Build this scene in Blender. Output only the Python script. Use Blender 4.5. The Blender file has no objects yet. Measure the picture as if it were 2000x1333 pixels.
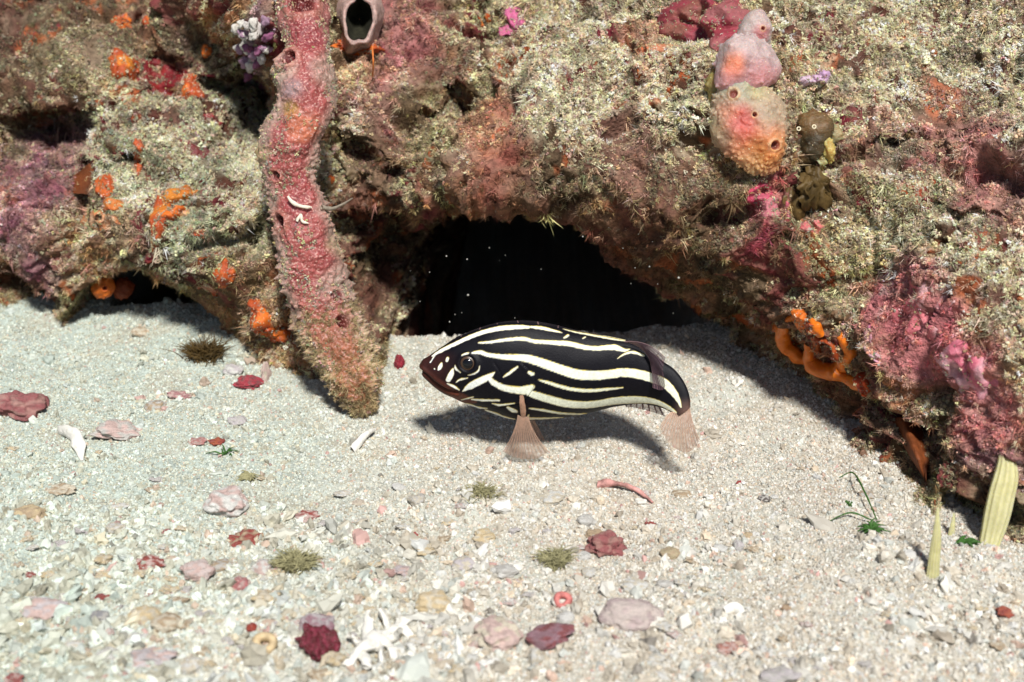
import bpy, math, random
import numpy as np
from mathutils import Vector
from mathutils.bvhtree import BVHTree

# ---------------------------------------------------------------- camera, sky, sun, exposure
SC = bpy.context.scene
COL = SC.collection
CAM = np.array([0.0, 0.0, 3.1]); PITCH = math.radians(25.0); T = math.tan(math.radians(20.0))
cd = bpy.data.cameras.new('camera'); cam = bpy.data.objects.new('camera', cd); COL.objects.link(cam)
cam.location = CAM; cam.rotation_euler = (math.pi/2 - PITCH, 0, 0)
cd.sensor_width = 36; cd.lens = 18/T; cd.clip_start = 0.05; cd.clip_end = 400
cd.dof.use_dof = True; cd.dof.focus_distance = 6.25; cd.dof.aperture_fstop = 1.05
SC.camera = cam
W = bpy.data.worlds.new('World'); SC.world = W; W.use_nodes = True
SUN = Vector((0.13, -0.57, 0.81)).normalized()
sky = W.node_tree.nodes.new('ShaderNodeTexSky'); sky.sky_type = 'NISHITA'; sky.sun_disc = False
sky.sun_elevation = math.asin(SUN.z); sky.sun_rotation = math.atan2(SUN.x, SUN.y)
bg = W.node_tree.nodes['Background']; bg.inputs['Strength'].default_value = 0.05
W.node_tree.links.new(sky.outputs[0], bg.inputs['Color'])
sl = bpy.data.lights.new('sun', 'SUN'); sl.energy = 4.6; sl.angle = math.radians(7.0); sl.color = (1.0, 0.98, 0.94)
so = bpy.data.objects.new('sun', sl); COL.objects.link(so)
so.rotation_euler = SUN.to_track_quat('Z', 'Y').to_euler(); so.location = (2, -3, 8)
SC.view_settings.view_transform = 'Standard'; SC.view_settings.look = 'None'
SC.view_settings.exposure = 0.28; SC.view_settings.gamma = 1.0; SC.view_settings.use_curve_mapping = False
SC.cycles.max_bounces = 6; SC.cycles.transparent_max_bounces = 10; SC.cycles.use_denoising = True

FWD = np.array([0, math.cos(PITCH), -math.sin(PITCH)]); UP = np.array([0, math.sin(PITCH), math.cos(PITCH)])
RT = np.array([1.0, 0, 0])
def ray(px, py):
    px = np.asarray(px, float); py = np.asarray(py, float)
    return FWD + RT*((px-1000)/1000*T)[..., None] + UP*((666.5-py)/1000*T)[..., None]
def at(px, py, Y):                     # point of the scene at distance Y on the line of sight
    d = ray(px, py); t = np.asarray(Y, float)/d[..., 1]
    return CAM + d*t[..., None]
def to_px(P):
    q = P - CAM; w = q@FWD
    return 1000 + (q@RT)/w/T*1000, 666.5 - (q@UP)/w/T*1000
def K(P): return float((np.asarray(P)-CAM)@FWD)*T/1000    # size of one photo pixel at P

rng = np.random.default_rng(7); random.seed(7)
# ---------------------------------------------------------------- noise
_p = np.random.default_rng(3).permutation(256); _p = np.concatenate([_p, _p, _p])
_g = np.random.default_rng(5).normal(size=(256, 3)); _g /= np.linalg.norm(_g, axis=1)[:, None]
def noise(P, f=1.0, off=0.0):
    P = P*f + off
    i = np.floor(P).astype(int); u = P - i; i &= 255
    s = u*u*u*(u*(u*6-15)+10)
    out = 0
    for dx in (0, 1):
        wx = s[:, 0] if dx else 1-s[:, 0]
        for dy in (0, 1):
            wy = s[:, 1] if dy else 1-s[:, 1]
            for dz in (0, 1):
                wz = s[:, 2] if dz else 1-s[:, 2]
                h = _p[_p[_p[(i[:, 0]+dx) & 255]+((i[:, 1]+dy) & 255)]+((i[:, 2]+dz) & 255)]
                g = _g[h]
                out = out + wx*wy*wz*(g[:, 0]*(u[:, 0]-dx)+g[:, 1]*(u[:, 1]-dy)+g[:, 2]*(u[:, 2]-dz))
    return out*1.6
def fbm(P, f, n=4, off=0.0, gain=0.5):
    a = 1; o = 0
    for k in range(n):
        o = o + a*noise(P, f*2.03**k, off+k*17.3); a *= gain
    return o
def sm(a, b, x): t = np.clip((x-a)/(b-a), 0, 1); return t*t*(3-2*t)

# ---------------------------------------------------------------- mesh and tag helpers
def tag(o, label=None, cat=None, group=None, kind=None):
    if label: o['label'] = label
    if cat: o['category'] = cat
    if group: o['group'] = group
    if kind: o['kind'] = kind
    return o
def mesh_from(name, V, F, mat=None, col=None, smooth=True):
    m = bpy.data.meshes.new(name); V = np.asarray(V, np.float32); F = np.asarray(F, np.int32)
    m.vertices.add(len(V)); m.vertices.foreach_set('co', V.ravel())
    k = F.shape[1]
    m.loops.add(F.size); m.loops.foreach_set('vertex_index', F.ravel())
    m.polygons.add(len(F)); m.polygons.foreach_set('loop_start', np.arange(0, F.size, k, dtype=np.int32))
    m.polygons.foreach_set('loop_total', np.full(len(F), k, np.int32))
    m.polygons.foreach_set('use_smooth', np.full(len(F), smooth))
    m.update(calc_edges=True); m.validate()
    if col is not None:
        a = m.color_attributes.new('col', 'FLOAT_COLOR', 'POINT')
        c = np.ones((len(V), 4), np.float32); c[:, :3] = np.clip(col, 0, 1); a.data.foreach_set('color', c.ravel())
    if mat: m.materials.append(mat)
    return m
def link(name, m, parent=None, loc=None):
    o = bpy.data.objects.new(name, m); COL.objects.link(o)
    if parent is not None: o.parent = parent
    if loc is not None: o.location = loc
    return o
def empty(name, loc=(0, 0, 0)):
    o = bpy.data.objects.new(name, None); COL.objects.link(o); o.location = loc; o.empty_display_size = 0.05
    return o
def grid_faces(nu, nv, wrap_v=False):   # vertex index = i*nv+j
    i, j = np.meshgrid(np.arange(nu-1), np.arange(nv if wrap_v else nv-1), indexing='ij')
    j2 = (j+1) % nv
    return np.stack([i*nv+j, (i+1)*nv+j, (i+1)*nv+j2, i*nv+j2], -1).reshape(-1, 4)
def grid_normals(P):                    # P (nu,nv,3)
    du = np.gradient(P, axis=0); dv = np.gradient(P, axis=1)
    n = np.cross(du, dv); n /= np.linalg.norm(n, axis=-1)[..., None]+1e-12
    return n
def catmull(pts, n):
    pts = np.asarray(pts, float); k = len(pts)
    t = np.linspace(0, k-1, n); i = np.minimum(t.astype(int), k-2); u = (t-i)[:, None]
    g = lambda q: pts[np.clip(q, 0, k-1)]
    p0, p1, p2, p3 = g(i-1), g(i), g(i+1), g(i+2)
    return .5*((2*p1)+(-p0+p2)*u+(2*p0-5*p1+4*p2-p3)*u*u+(-p0+3*p1-3*p2+p3)*u**3)

# ---------------------------------------------------------------- materials
def mat(name, color=None, rough=0.8, attr=False, inst=False, var=0.25, vscale=40, bump=0.3, bscale=90, spec=0.3,
        sss=0.0, sssr=(0.06, 0.02, 0.012), alpha=1.0, coat=0.0, fleck=None, fscale=160, fthr=0.68, bdist=0.01, trans=0.0):
    m = bpy.data.materials.new(name); m.use_nodes = True; nt = m.node_tree; N = nt.nodes; L = nt.links
    b = N['Principled BSDF']; b.inputs['Roughness'].default_value = rough
    b.inputs['Specular IOR Level'].default_value = spec
    tc = N.new('ShaderNodeTexCoord')
    src = None
    if attr:
        a = N.new('ShaderNodeAttribute'); a.attribute_name = 'col'
        a.attribute_type = 'INSTANCER' if inst else 'GEOMETRY'; src = a.outputs['Color']
    else:
        r = N.new('ShaderNodeRGB'); r.outputs[0].default_value = (*color, 1); src = r.outputs[0]
    if not inst:
        n1 = N.new('ShaderNodeTexNoise'); n1.inputs['Scale'].default_value = vscale; n1.inputs['Detail'].default_value = 5
        n1.inputs['Roughness'].default_value = 0.7
        L.new(tc.outputs['Object'], n1.inputs['Vector'])
        mr = N.new('ShaderNodeMapRange'); mr.inputs['From Min'].default_value = 0.3; mr.inputs['From Max'].default_value = 0.7
        mr.inputs['To Min'].default_value = 1-var; mr.inputs['To Max'].default_value = 1+var
        L.new(n1.outputs['Fac'], mr.inputs['Value'])
        mx = N.new('ShaderNodeVectorMath'); mx.operation = 'SCALE'
        L.new(src, mx.inputs[0]); L.new(mr.outputs[0], mx.inputs['Scale']); src = mx.outputs[0]
        if fleck:
            vo = N.new('ShaderNodeTexNoise'); vo.inputs['Scale'].default_value = fscale; vo.inputs['Detail'].default_value = 2
            L.new(tc.outputs['Object'], vo.inputs['Vector'])
            cr = N.new('ShaderNodeMapRange'); cr.inputs['From Min'].default_value = fthr-.03; cr.inputs['From Max'].default_value = fthr+.03
            L.new(vo.outputs['Fac'], cr.inputs['Value'])
            mm = N.new('ShaderNodeMix'); mm.data_type = 'RGBA'
            L.new(cr.outputs[0], mm.inputs['Factor']); L.new(src, mm.inputs['A']); mm.inputs['B'].default_value = (*fleck, 1)
            src = mm.outputs['Result']
        if bump:
            n2 = N.new('ShaderNodeTexNoise'); n2.inputs['Scale'].default_value = bscale; n2.inputs['Detail'].default_value = 4
            L.new(tc.outputs['Object'], n2.inputs['Vector'])
            bp = N.new('ShaderNodeBump'); bp.inputs['Strength'].default_value = bump; bp.inputs['Distance'].default_value = bdist
            L.new(n2.outputs['Fac'], bp.inputs['Height']); L.new(bp.outputs['Normal'], b.inputs['Normal'])
    L.new(src, b.inputs['Base Color'])
    if sss:
        b.inputs['Subsurface Weight'].default_value = sss; b.inputs['Subsurface Radius'].default_value = sssr
        b.inputs['Subsurface Scale'].default_value = 1.0
    b.inputs['Alpha'].default_value = alpha; b.inputs['Coat Weight'].default_value = coat; b.inputs['Coat Roughness'].default_value = .25
    if trans:
        tr = N.new('ShaderNodeBsdfTranslucent'); L.new(src, tr.inputs['Color'])
        ms = N.new('ShaderNodeMixShader'); ms.inputs[0].default_value = trans
        L.new(b.outputs[0], ms.inputs[1]); L.new(tr.outputs[0], ms.inputs[2]); L.new(ms.outputs[0], N['Material Output'].inputs['Surface'])
    return m
M_REEF = mat('reef_rock', attr=True, rough=.95, var=.45, vscale=22, bump=.9, bscale=60, bdist=.02, spec=.15)
M_SAND = mat('coral_sand', attr=True, rough=.95, var=.22, vscale=60, bump=.8, bscale=110, bdist=.012, spec=.15)
M_GRAIN = mat('sand_grain', attr=True, inst=True, rough=.6, spec=.35)
M_TURF = mat('turf_tuft', attr=True, inst=True, rough=.9, spec=.1, trans=.35)
M_SPONGE = mat('sponge_skin', attr=True, rough=.42, var=.35, vscale=45, bump=.55, bscale=85, bdist=.012, sss=.35, sssr=(.05, .02, .015),
               fleck=(.50, .26, .22), fscale=95, fthr=.60, spec=.4)
M_JELLY = mat('smooth_sponge_skin', attr=True, rough=.55, var=.28, vscale=26, bump=.6, bscale=60, bdist=.014, sss=.6, sssr=(.09, .035, .02), spec=.5,
              fleck=(.8, .72, .5), fscale=110, fthr=.73)
M_CRUST = mat('encrusting_growth', attr=True, rough=.6, var=.3, vscale=50, bump=.5, bscale=100, bdist=.01, sss=.15, sssr=(.03, .012, .008), spec=.35)
M_STONE = mat('rubble', attr=True, rough=.8, var=.28, vscale=26, bump=.7, bscale=60, bdist=.012, spec=.25, fleck=(.62, .58, .5), fscale=60, fthr=.66)
M_FISH = mat('fish_skin', attr=True, rough=.48, var=.22, vscale=75, bump=.35, bscale=230, bdist=.004, spec=.14)
M_EYE = mat('fish_eye', color=(.055, .028, .014), rough=.4, var=.2, bump=0, spec=.5)
M_PUPIL = mat('fish_pupil', color=(.004, .004, .005), rough=.12, var=0, bump=0, spec=.5)
M_FIN = mat('fin_membrane', color=(.78, .60, .50), rough=.5, var=.25, vscale=60, bump=0, alpha=.24, trans=.45)
M_FINRAY = mat('fin_ray', color=(.84, .62, .48), rough=.5, var=.15, bump=0, alpha=.5, trans=.35)
M_FINP = mat('dusky_fin_membrane', color=(.17, .10, .13), rough=.5, var=.25, vscale=60, bump=0, alpha=.5, trans=.3)
M_FINPR = mat('dusky_fin_ray', color=(.26, .16, .16), rough=.5, var=.15, bump=0, alpha=.8, trans=.2)
M_FIND = mat('black_fin', color=(.012, .009, .012), rough=.5, var=.2, bump=0, alpha=.95)
M_GREEN = mat('green_algae', color=(.06, .16, .03), rough=.6, var=.35, vscale=30, bump=0, trans=.35)
M_BROWN = mat('brown_algae', color=(.12, .075, .025), rough=.5, var=.45, vscale=14, bump=.3, trans=.25)
M_SHOOT = mat('yellow_shoot', attr=True, rough=.55, var=.14, vscale=30, bump=.25, bscale=80, sss=.4, sssr=(.05, .04, .01), trans=.12)
M_TUBE = mat('white_tube', color=(.7, .62, .5), rough=.6, var=.2, bump=.3)
M_OLIVE = mat('olive_turf', color=(.40, .37, .20), rough=.9, var=.4, bump=0, trans=.3)

# ---------------------------------------------------------------- sand sheet
def axis(lo, hi, step, far_lo, far_hi):
    a = np.arange(lo, hi+step/2, step)
    def out(d):
        v = []; s = step; x = 0
        while x < d: s *= 1.35; x += s; v.append(x)
        return np.array(v)
    return np.concatenate([lo-out(lo-far_lo)[::-1], a, hi+out(far_hi-hi)])
def sand_h(x, y):
    P = np.stack([x, y, np.zeros_like(x)], -1).reshape(-1, 3)
    fade = np.exp(-np.maximum(0, np.abs(P[:, 1]-5.5)-3)/6)
    h = .06*fbm(P, .8, 3, 4.0)+.024*fbm(P, 3.6, 3, 9.0)+.010*np.abs(noise(P, 12, 2.0))+.012*sm(.25, .6, noise(P, 7, 12.))+.004*noise(P, 38, 5.)
    h += .02*sm(6.0, 6.75, P[:, 1])*sm(-.9, -1.4, P[:, 0])            # low berm before the small hollow
    h += .09*np.exp(-((P[:, 0]-1.75)/.33)**2-((P[:, 1]-4.55)/.22)**2)   # silty mound at the foot of the ledge
    h += .05*np.exp(-((P[:, 0]+.95)/.5)**2-((P[:, 1]-4.2)/.3)**2)
    # slight scour under the fish
    h -= .02*np.exp(-((P[:, 0]-.2)/.6)**2-((P[:, 1]-5.6)/.3)**2)
    x_, y_ = P[:, 0], P[:, 1]
    h -= .75*sm(6.78, 7.15, y_+.04*noise(P, 3, 6.))*sm(-.92, -.75, x_)*sm(1.12, .9, x_)
    h -= .5*sm(7.02, 7.25, y_+.04*noise(P, 3, 6.))*sm(-2.25, -2.1, x_)*sm(-1.25, -1.4, x_)
    return (h*fade-.01).reshape(x.shape)
xs = axis(-3.0, 3.0, .013, -150, 150); ys = axis(3.4, 7.4, .0125, -150, 170)
X, Y = np.meshgrid(xs, ys, indexing='ij')
SP = np.stack([X, Y, sand_h(X, Y)], -1); S = SP.reshape(-1, 3)
n1 = fbm(S, 1.4, 3, 30.)[:, None]; n2 = fbm(S, 9, 3, 50.)[:, None]; n3 = noise(S, 40, 60.)[:, None]
sandc = np.array([.47, .445, .375])+n1*np.array([-.03, .015, .03])*1.2
lft = sm(.3, -1.8, S[:, 0]+.5*n1[:, 0])[:, None]  # teal cast of the light on the left, painted into the sand colour
sandc = sandc*(1-lft)+np.array([.40, .45, .40])*lft
dirt = sm(.15, .6, fbm(S, 2.6, 3, 71.))[:, None]; sandc = sandc*(1-.5*dirt)+np.array([.40, .33, .24])*.5*dirt
sandc = sandc*(1+.16*n2+.22*n3)
sand = link('sand', mesh_from('sand', S, grid_faces(len(xs), len(ys))[:, ::-1], M_SAND, sandc)); tag(sand, kind='structure')
def bvh_grid(P, i0=0):
    V = P.reshape(-1, 3)
    return BVHTree.FromPolygons(V.tolist(), grid_faces(P.shape[0], P.shape[1]).tolist())
st = 3
ix = np.where((xs > -3.3) & (xs < 3.3))[0][::st]; iy = np.where((ys > 3.2) & (ys < 7.6))[0][::st]
SBVH = bvh_grid(SP[np.ix_(ix, iy)])

# ---------------------------------------------------------------- reef face
ctrl = [  # px, py, Y : broad shape of the rock, read off the place
 # contact with the sand
 (-200,625,7.0),(0,628,6.98),(150,618,6.98),(420,640,6.75),(520,700,6.42),(640,740,6.3),(780,690,6.55),(880,640,7.0),
 (1420,650,6.7),(1530,705,6.42),(1640,805,5.87),(1700,890,5.46),(1800,960,5.17),(1900,1020,4.92),(2000,1062,4.73),(2200,1100,4.6),
 # far-left boulders
 (0,520,6.95),(60,440,6.85),(170,470,6.72),(300,520,6.68),(440,560,6.45),(520,600,6.35),(120,350,6.95),(240,360,6.85),(400,420,6.5),(350,330,6.8),
 (60,250,7.25),(200,250,7.2),(350,260,7.1),(470,300,6.9),(500,200,7.35),(330,160,7.45),(180,140,7.4),(40,120,7.6),(240,50,7.7),(420,60,7.2),
 (40,10,8.1),(500,80,6.8),(500,-40,7.0),(250,-60,8.2),
 # middle, right of the rope sponge
 (660,60,7.0),(700,170,6.75),(660,260,6.75),(760,260,6.7),(700,350,6.72),(780,420,6.75),(720,500,6.85),(800,560,6.85),(700,620,6.6),
 (830,60,7.2),(800,-60,7.6),(890,190,6.95),(900,320,6.4),(860,390,6.45),
 (1000,60,7.1),(1050,170,6.65),(1050,280,6.3),(1000,350,6.2),(1150,330,6.15),(1150,390,6.2),(1250,420,6.15),(1350,480,6.08),
 (1250,200,6.45),(1250,60,6.85),(1200,-60,7.4),(1350,330,6.1),(1400,150,6.3),(1400,20,6.6),(1450,450,6.0),(1480,600,6.22),(1500,520,5.98),
 (870,408,6.75),(950,400,6.62),(1050,405,6.58),(1130,428,6.55),(1220,500,6.6),(1310,555,6.6),(1390,610,6.7),(60,575,7.1),(130,590,7.12),(470,640,6.6),
 # right shoulder, coming forward
 (1550,100,6.45),(1560,280,6.15),(1560,380,6.05),(1600,-40,6.9),(1700,120,6.4),(1700,250,6.1),(1680,400,5.85),(1620,500,5.85),(1560,620,5.95),(1620,700,5.8),
 (1780,430,5.7),(1760,560,5.62),(1740,680,5.6),(1690,780,5.65),(1760,800,5.5),(1850,300,5.95),(1900,150,6.3),(1900,0,6.75),(1850,430,5.6),
 (1870,560,5.4),(1860,680,5.25),(1850,790,5.22),(1890,880,5.12),(1960,800,4.98),(1960,650,5.12),(1990,920,4.92),(2000,480,5.4),(2000,250,5.8),(2000,1000,4.86),
 (2150,300,5.6),(2150,600,5.1),(2150,850,4.8),(2100,0,6.6)]
cp = np.array(ctrl, float); C3 = at(cp[:, 0], cp[:, 1], cp[:, 2])
extra = [(x, y, 0.0, 0) for x, y in ()]
ex = []
for x in (-6, -4, -2, 0, 2, 4, 6): ex.append((x, 10.2, 3.8))
for z in (0, 1, 2.4): ex += [(-6, 7+z*.7, z), (6, 5+z*1.1, z)]
for x in (-3.4, -1.5, 0, 1.5, 3.4): ex.append((x, 8.9-(.9 if x > 1 else 0), 2.6))
for (x, y) in ((-2, 7.0), (-1, 6.6), (0, 6.9), (1, 6.6), (1.6, 5.3), (2.2, 4.7), (-5, 7), (5, 4.7)): ex.append((x, y, -.35))
C3 = np.vstack([C3, np.array(ex)])
def tps(d2): return .5*d2*np.log(d2+1e-9)
A2 = C3[:, [0, 2]]; n = len(A2)
D = ((A2[:, None]-A2[None])**2).sum(-1)
Kmat = np.zeros((n+3, n+3)); Kmat[:n, :n] = tps(D)+np.eye(n)*.004
Kmat[:n, n:] = np.c_[np.ones(n), A2]; Kmat[n:, :n] = Kmat[:n, n:].T
coef = np.linalg.solve(Kmat, np.r_[C3[:, 1], 0, 0, 0])
def baseY(x, z):
    q = np.stack([x.ravel(), z.ravel()], -1); o = np.zeros(len(q))
    for s in range(0, len(q), 20000):
        b = q[s:s+20000]; d2 = ((b[:, None]-A2[None])**2).sum(-1)
        o[s:s+20000] = tps(d2)@coef[:n]+coef[n]+b@coef[n+1:]
    return np.clip(o, 4.3, 11).reshape(x.shape)
rx = axis(-3.05, 3.0, .0095, -9, 9); rz = axis(-.06, 1.78, .0068, -1.1, 4.2)
gx = np.linspace(rx[0], rx[-1], 260); gz = np.linspace(rz[0], rz[-1], 150)
GX, GZ = np.meshgrid(gx, gz, indexing='ij'); GY = baseY(GX, GZ)
def bil(x, z):
    fx = np.clip((x-gx[0])/(gx[1]-gx[0]), 0, len(gx)-1.001); fz = np.clip((z-gz[0])/(gz[1]-gz[0]), 0, len(gz)-1.001)
    i = fx.astype(int); j = fz.astype(int); u = fx-i; v = fz-j
    return GY[i, j]*(1-u)*(1-v)+GY[i+1, j]*u*(1-v)+GY[i, j+1]*(1-u)*v+GY[i+1, j+1]*u*v
RX, RZ = np.meshgrid(rx, rz, indexing='ij')
RY = bil(RX, RZ)
B0 = np.stack([RX, RY, RZ], -1)
def smooth_base_hit(px, py):           # march along the sight line to the smooth rock face
    d = ray(px, py); t = np.linspace(4, 11.5, 700)[:, None]
    P = CAM+d*t; f = P[:, 1]-bil(P[:, 0], P[:, 2]); k = np.argmax(f > 0)
    return P[k]
# caves: under the lip everything runs far back
lip = np.array([(760,640,6.75),(800,545,6.8),(830,480,6.75),(880,428,6.7),(950,412,6.6),(1030,417,6.58),(1110,440,6.55),(1190,492,6.58),(1270,542,6.62),(1350,590,6.66),(1425,640,6.74)], float)
L3 = at(lip[:, 0], lip[:, 1], lip[:, 2])
wob = .03*fbm(np.stack([RX.ravel(), RX.ravel()*0, RZ.ravel()], -1), 5, 3, 11.).reshape(RX.shape)
lz = np.interp(RX, L3[:, 0], L3[:, 2], left=-9, right=-9)+wob
cave = sm(0, .055, lz-RZ)
cavex = sm(L3[0, 0]-.05, L3[0, 0]+.10, RX+4*wob)*sm(L3[-1, 0], L3[-1, 0]-.06, RX); cave *= cavex
lip2 = np.array([(150,612,6.85),(165,560,6.8),(200,534,6.78),(270,524,6.75),(345,545,6.75),(400,580,6.75),(435,612,6.75)], float)
L4 = at(lip2[:, 0], lip2[:, 1], lip2[:, 2])
lz2 = np.interp(RX, L4[:, 0], L4[:, 2], left=-9, right=-9)+wob*.5
cave2 = sm(0, .035, lz2-RZ)
lzd = np.clip((lz-RZ)/.5, 0, 1)
side = sm(L3[0, 0]-.08, L3[0, 0]+.42, RX+5*wob)**1.3*.86+.14
RY = RY+(10.3-RY)*cave*side
c2x = sm(L4[0, 0], L4[0, 0]+.05, RX)*sm(L4[-1, 0], L4[-1, 0]-.05, RX); cave2 *= c2x
RY = RY+(8.8-RY)*cave2
deep = np.maximum(cave*sm(.05, .4, side)*1.2, cave2)
# pits and holes in the face
pits = [(700,38,26,46,.32),(505,215,34,50,.38),(413,100,13,16,.12),(895,190,28,26,.22),(1500,18,18,22,.25),(70,45,70,40,.35),(100,285,120,42,.42),(40,330,60,30,.3),(480,225,50,60,.5),(430,190,60,26,.3),(330,215,60,18,.15),(700,440,90,36,.25),(780,520,70,80,.35),(690,560,40,50,.2),(700,310,50,30,.2),(1340,85,70,26,.22),(1780,330,90,40,.15),(870,235,60,22,.2),(1170,560,60,30,.1),(430,480,60,14,.1),(260,350,70,14,.16),(150,400,22,50,.2),(490,480,22,30,.18),(1420,430,60,30,.16),(1880,430,90,14,.12),(1640,430,30,60,.14),(1750,900,60,26,.25),
        (270,370,28,22,.22),(165,390,22,50,.16),(950,30,9,8,.08),(1120,60,8,8,.07),(420,290,26,14,.12),(1420,560,20,16,.12),
        (1790,840,60,28,.30),(1930,1030,50,30,.22),(1395,495,22,20,.12),(1700,440,18,14,.08),(1990,1020,30,50,.3),(770,345,26,20,.14),(690,300,20,20,.12),
        (740,430,60,22,.16),(760,520,50,50,.15),(960,185,14,12,.08),(1880,240,16,12,.06),(1560,470,30,16,.1),(590,300,60,120,.05),(1600,320,36,40,.14),(1590,390,34,45,.12),
        (1660,560,34,24,.10),(330,150,60,34,.14),(240,60,40,22,.12),(1760,300,30,20,.08),(1680,180,26,20,.08),(20,560,60,26,.12),(120,560,50,28,.14),(480,470,30,16,.06)]
for (px, py, a, b, dep) in pits:
    c = smooth_base_hit(px, py); k = K(c)
    wa = wob*1.2
    r = np.sqrt(((RX-c[0]+wa)/(a*k))**2+((RZ-c[2]+wa)/(b*k*1.05))**2)
    RY += dep*sm(1.15, .55, r)
B = np.stack([RX, RY, RZ], -1)
Nb = grid_normals(B0)
if Nb[len(rx)//2, len(rz)//2, 1] > 0: Nb = -Nb
V0 = B.reshape(-1, 3); NV = Nb.reshape(-1, 3)
wrp = np.stack([noise(V0, 2.2, 70.), noise(V0, 2.2, 80.), noise(V0, 2.2, 90.)], -1)*.18
Q = V0+wrp
h = .15*fbm(Q, 1.25, 2, 1.)+.10*(.45-np.abs(noise(Q, 3.3, 5.)))+.055*(.4-np.abs(noise(Q, 7.5, 7.)))+.034*noise(Q, 15, 8.)+.021*(.4-np.abs(noise(Q, 29, 9.)))*1.4+.010*noise(V0, 58, 10.)
pit = noise(Q, 4.1, 21.); h -= .13*sm(.38, .72, pit)
pit2 = noise(Q, 10.5, 25.); h -= .055*sm(.36, .7, pit2)
h *= 1-.75*sm(.55, .3, V0[:, 2])*sm(-2.25, -2.05, V0[:, 0])*sm(-1.2, -1.4, V0[:, 0])
V = V0+NV*h[:, None]
RP = V.reshape(RX.shape+(3,))
RN = grid_normals(RP)
if RN[len(rx)//2, len(rz)-60, 1] > 0: RN = -RN
rn = RN.reshape(-1, 3)
# colours: silt-laden turf on what faces up, encrusting reds elsewhere, plus placed patches, some browns darkened to paint in shade
cream = np.array([.58, .485, .325]); olive = np.array([.27, .235, .11]); tan = np.array([.42, .25, .13]); maroon = np.array([.16, .035, .035])
pink = np.array([.54, .19, .20]); brown = np.array([.14, .085, .045]); mauve = np.array([.30, .13, .18]); teal = np.array([.44, .46, .34])
m1 = sm(-.25, .35, fbm(Q, 3.2, 3, 101.))[:, None]; m2 = sm(-.1, .5, fbm(Q, 6.5, 3, 111.))[:, None]
silt = sm(-.15, .65, rn[:, 2]+.25*noise(Q, 8, 131.))[:, None]
c = tan*(1-m1)+olive*m1
c = c*(1-silt)+(cream*(1-.35*m1)+olive*.35*m1)*silt
red = sm(.18, .5, fbm(Q, 2.6, 3, 141.))[:, None]*(1-.65*silt)
c = c*(1-red)+maroon*red
warpP = V0+.10*np.stack([noise(V0, 6, 151.), noise(V0, 6, 152.), noise(V0, 6, 153.)], -1)+.03*np.stack([noise(V0, 22, 154.), noise(V0, 22, 155.), noise(V0, 22, 156.)], -1)
PALE = np.array([.67, .60, .43]); PEACH = np.array([.68, .49, .37])
regions = [(1700,60,200,PALE,.7),(1930,130,200,PALE*1.05,.85),(1850,470,150,PALE*.92,.75),(1960,560,60,PALE*.9,.6),(1150,120,190,PALE,.75),(1330,150,110,PALE,.7),(1100,250,110,PALE*.95,.6),(720,190,80,PEACH,.8),(700,110,40,PEACH,.7),(1560,60,60,PALE*.9,.5),
 (1250,280,120,cream*.85+pink*.1,.35),(320,290,170,teal,.55),(450,400,110,teal*1.1,.5),(90,90,150,np.array([.17,.13,.08]),.85),(330,60,110,np.array([.22,.17,.11]),.6),(420,120,60,np.array([.16,.10,.08]),.6),(60,260,70,np.array([.15,.11,.07]),.7),(330,470,100,teal,.4),(200,330,80,teal,.3),  # olive-brown growth, painted darker at top left for the light falling off
 (1800,610,80,pink,.95),(1860,700,85,pink*1.05,.95),(1935,790,70,pink,.85),(1960,880,55,mauve+.04,.8),(1740,545,30,np.array([.45,.42,.40]),.7),(1845,560,45,pink,.7),
 (1850,290,90,maroon*1.8+.03,.75),(1700,270,55,maroon*1.4,.6),(1965,370,80,pink*.8,.6),(1900,240,50,pink*.7,.5),(1640,60,90,cream*.8,.4),
 (50,390,85,mauve,.8),(60,500,80,mauve*.9,.75),(120,330,50,mauve,.5),(50,330,50,mauve,.4),
 (790,40,80,pink*.6,.85),(830,110,45,pink*.7,.6),(330,160,48,np.array([.13,.008,.012]),.95),(760,300,80,maroon,.6),(780,500,130,brown*.5,.92),(720,400,60,brown*.6,.8),(860,420,50,brown*.6,.8),(720,420,60,maroon*.8,.6),  # deep browns paint in the shade of the cave's side wall
 (1300,480,150,brown,.9),(1100,375,100,brown*1.1,.8),(1400,400,80,brown,.75),(980,380,80,brown*1.1,.75),(1500,600,60,brown*.8,.7),(900,400,60,brown*1.1,.6),(700,340,60,maroon*.8,.6),(860,160,50,brown,.5),(1480,560,80,maroon*.8,.55),(1570,500,60,olive*.8,.6),(1700,840,55,maroon,.85),(1700,700,60,maroon*1.2,.5),  # brown growth, darkened further for the shade under the lip
 (700,640,60,maroon*.8,.6),(60,580,90,brown*.9,.7),(950,330,70,maroon*1.6+.02,.5),(1500,400,55,np.array([.48,.10,.14]),.85),(510,60,36,np.array([.45,.3,.42]),.8),
 (500,130,32,np.array([.42,.28,.36]),.7),(1590,175,42,cream*1.2,.7),(1590,300,45,np.array([.12,.08,.03]),.8),(1600,390,50,np.array([.10,.07,.03]),.85),
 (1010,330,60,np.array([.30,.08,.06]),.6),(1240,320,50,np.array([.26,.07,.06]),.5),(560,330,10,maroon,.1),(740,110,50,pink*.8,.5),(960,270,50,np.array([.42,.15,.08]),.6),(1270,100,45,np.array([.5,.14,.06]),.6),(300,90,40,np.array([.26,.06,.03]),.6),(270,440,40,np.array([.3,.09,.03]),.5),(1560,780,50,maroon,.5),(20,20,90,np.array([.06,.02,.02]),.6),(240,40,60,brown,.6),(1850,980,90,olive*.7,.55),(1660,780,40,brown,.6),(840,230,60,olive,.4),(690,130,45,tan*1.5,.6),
 (440,560,70,tan,.4),(500,560,40,maroon,.5),(170,400,30,maroon,.6)]
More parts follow.
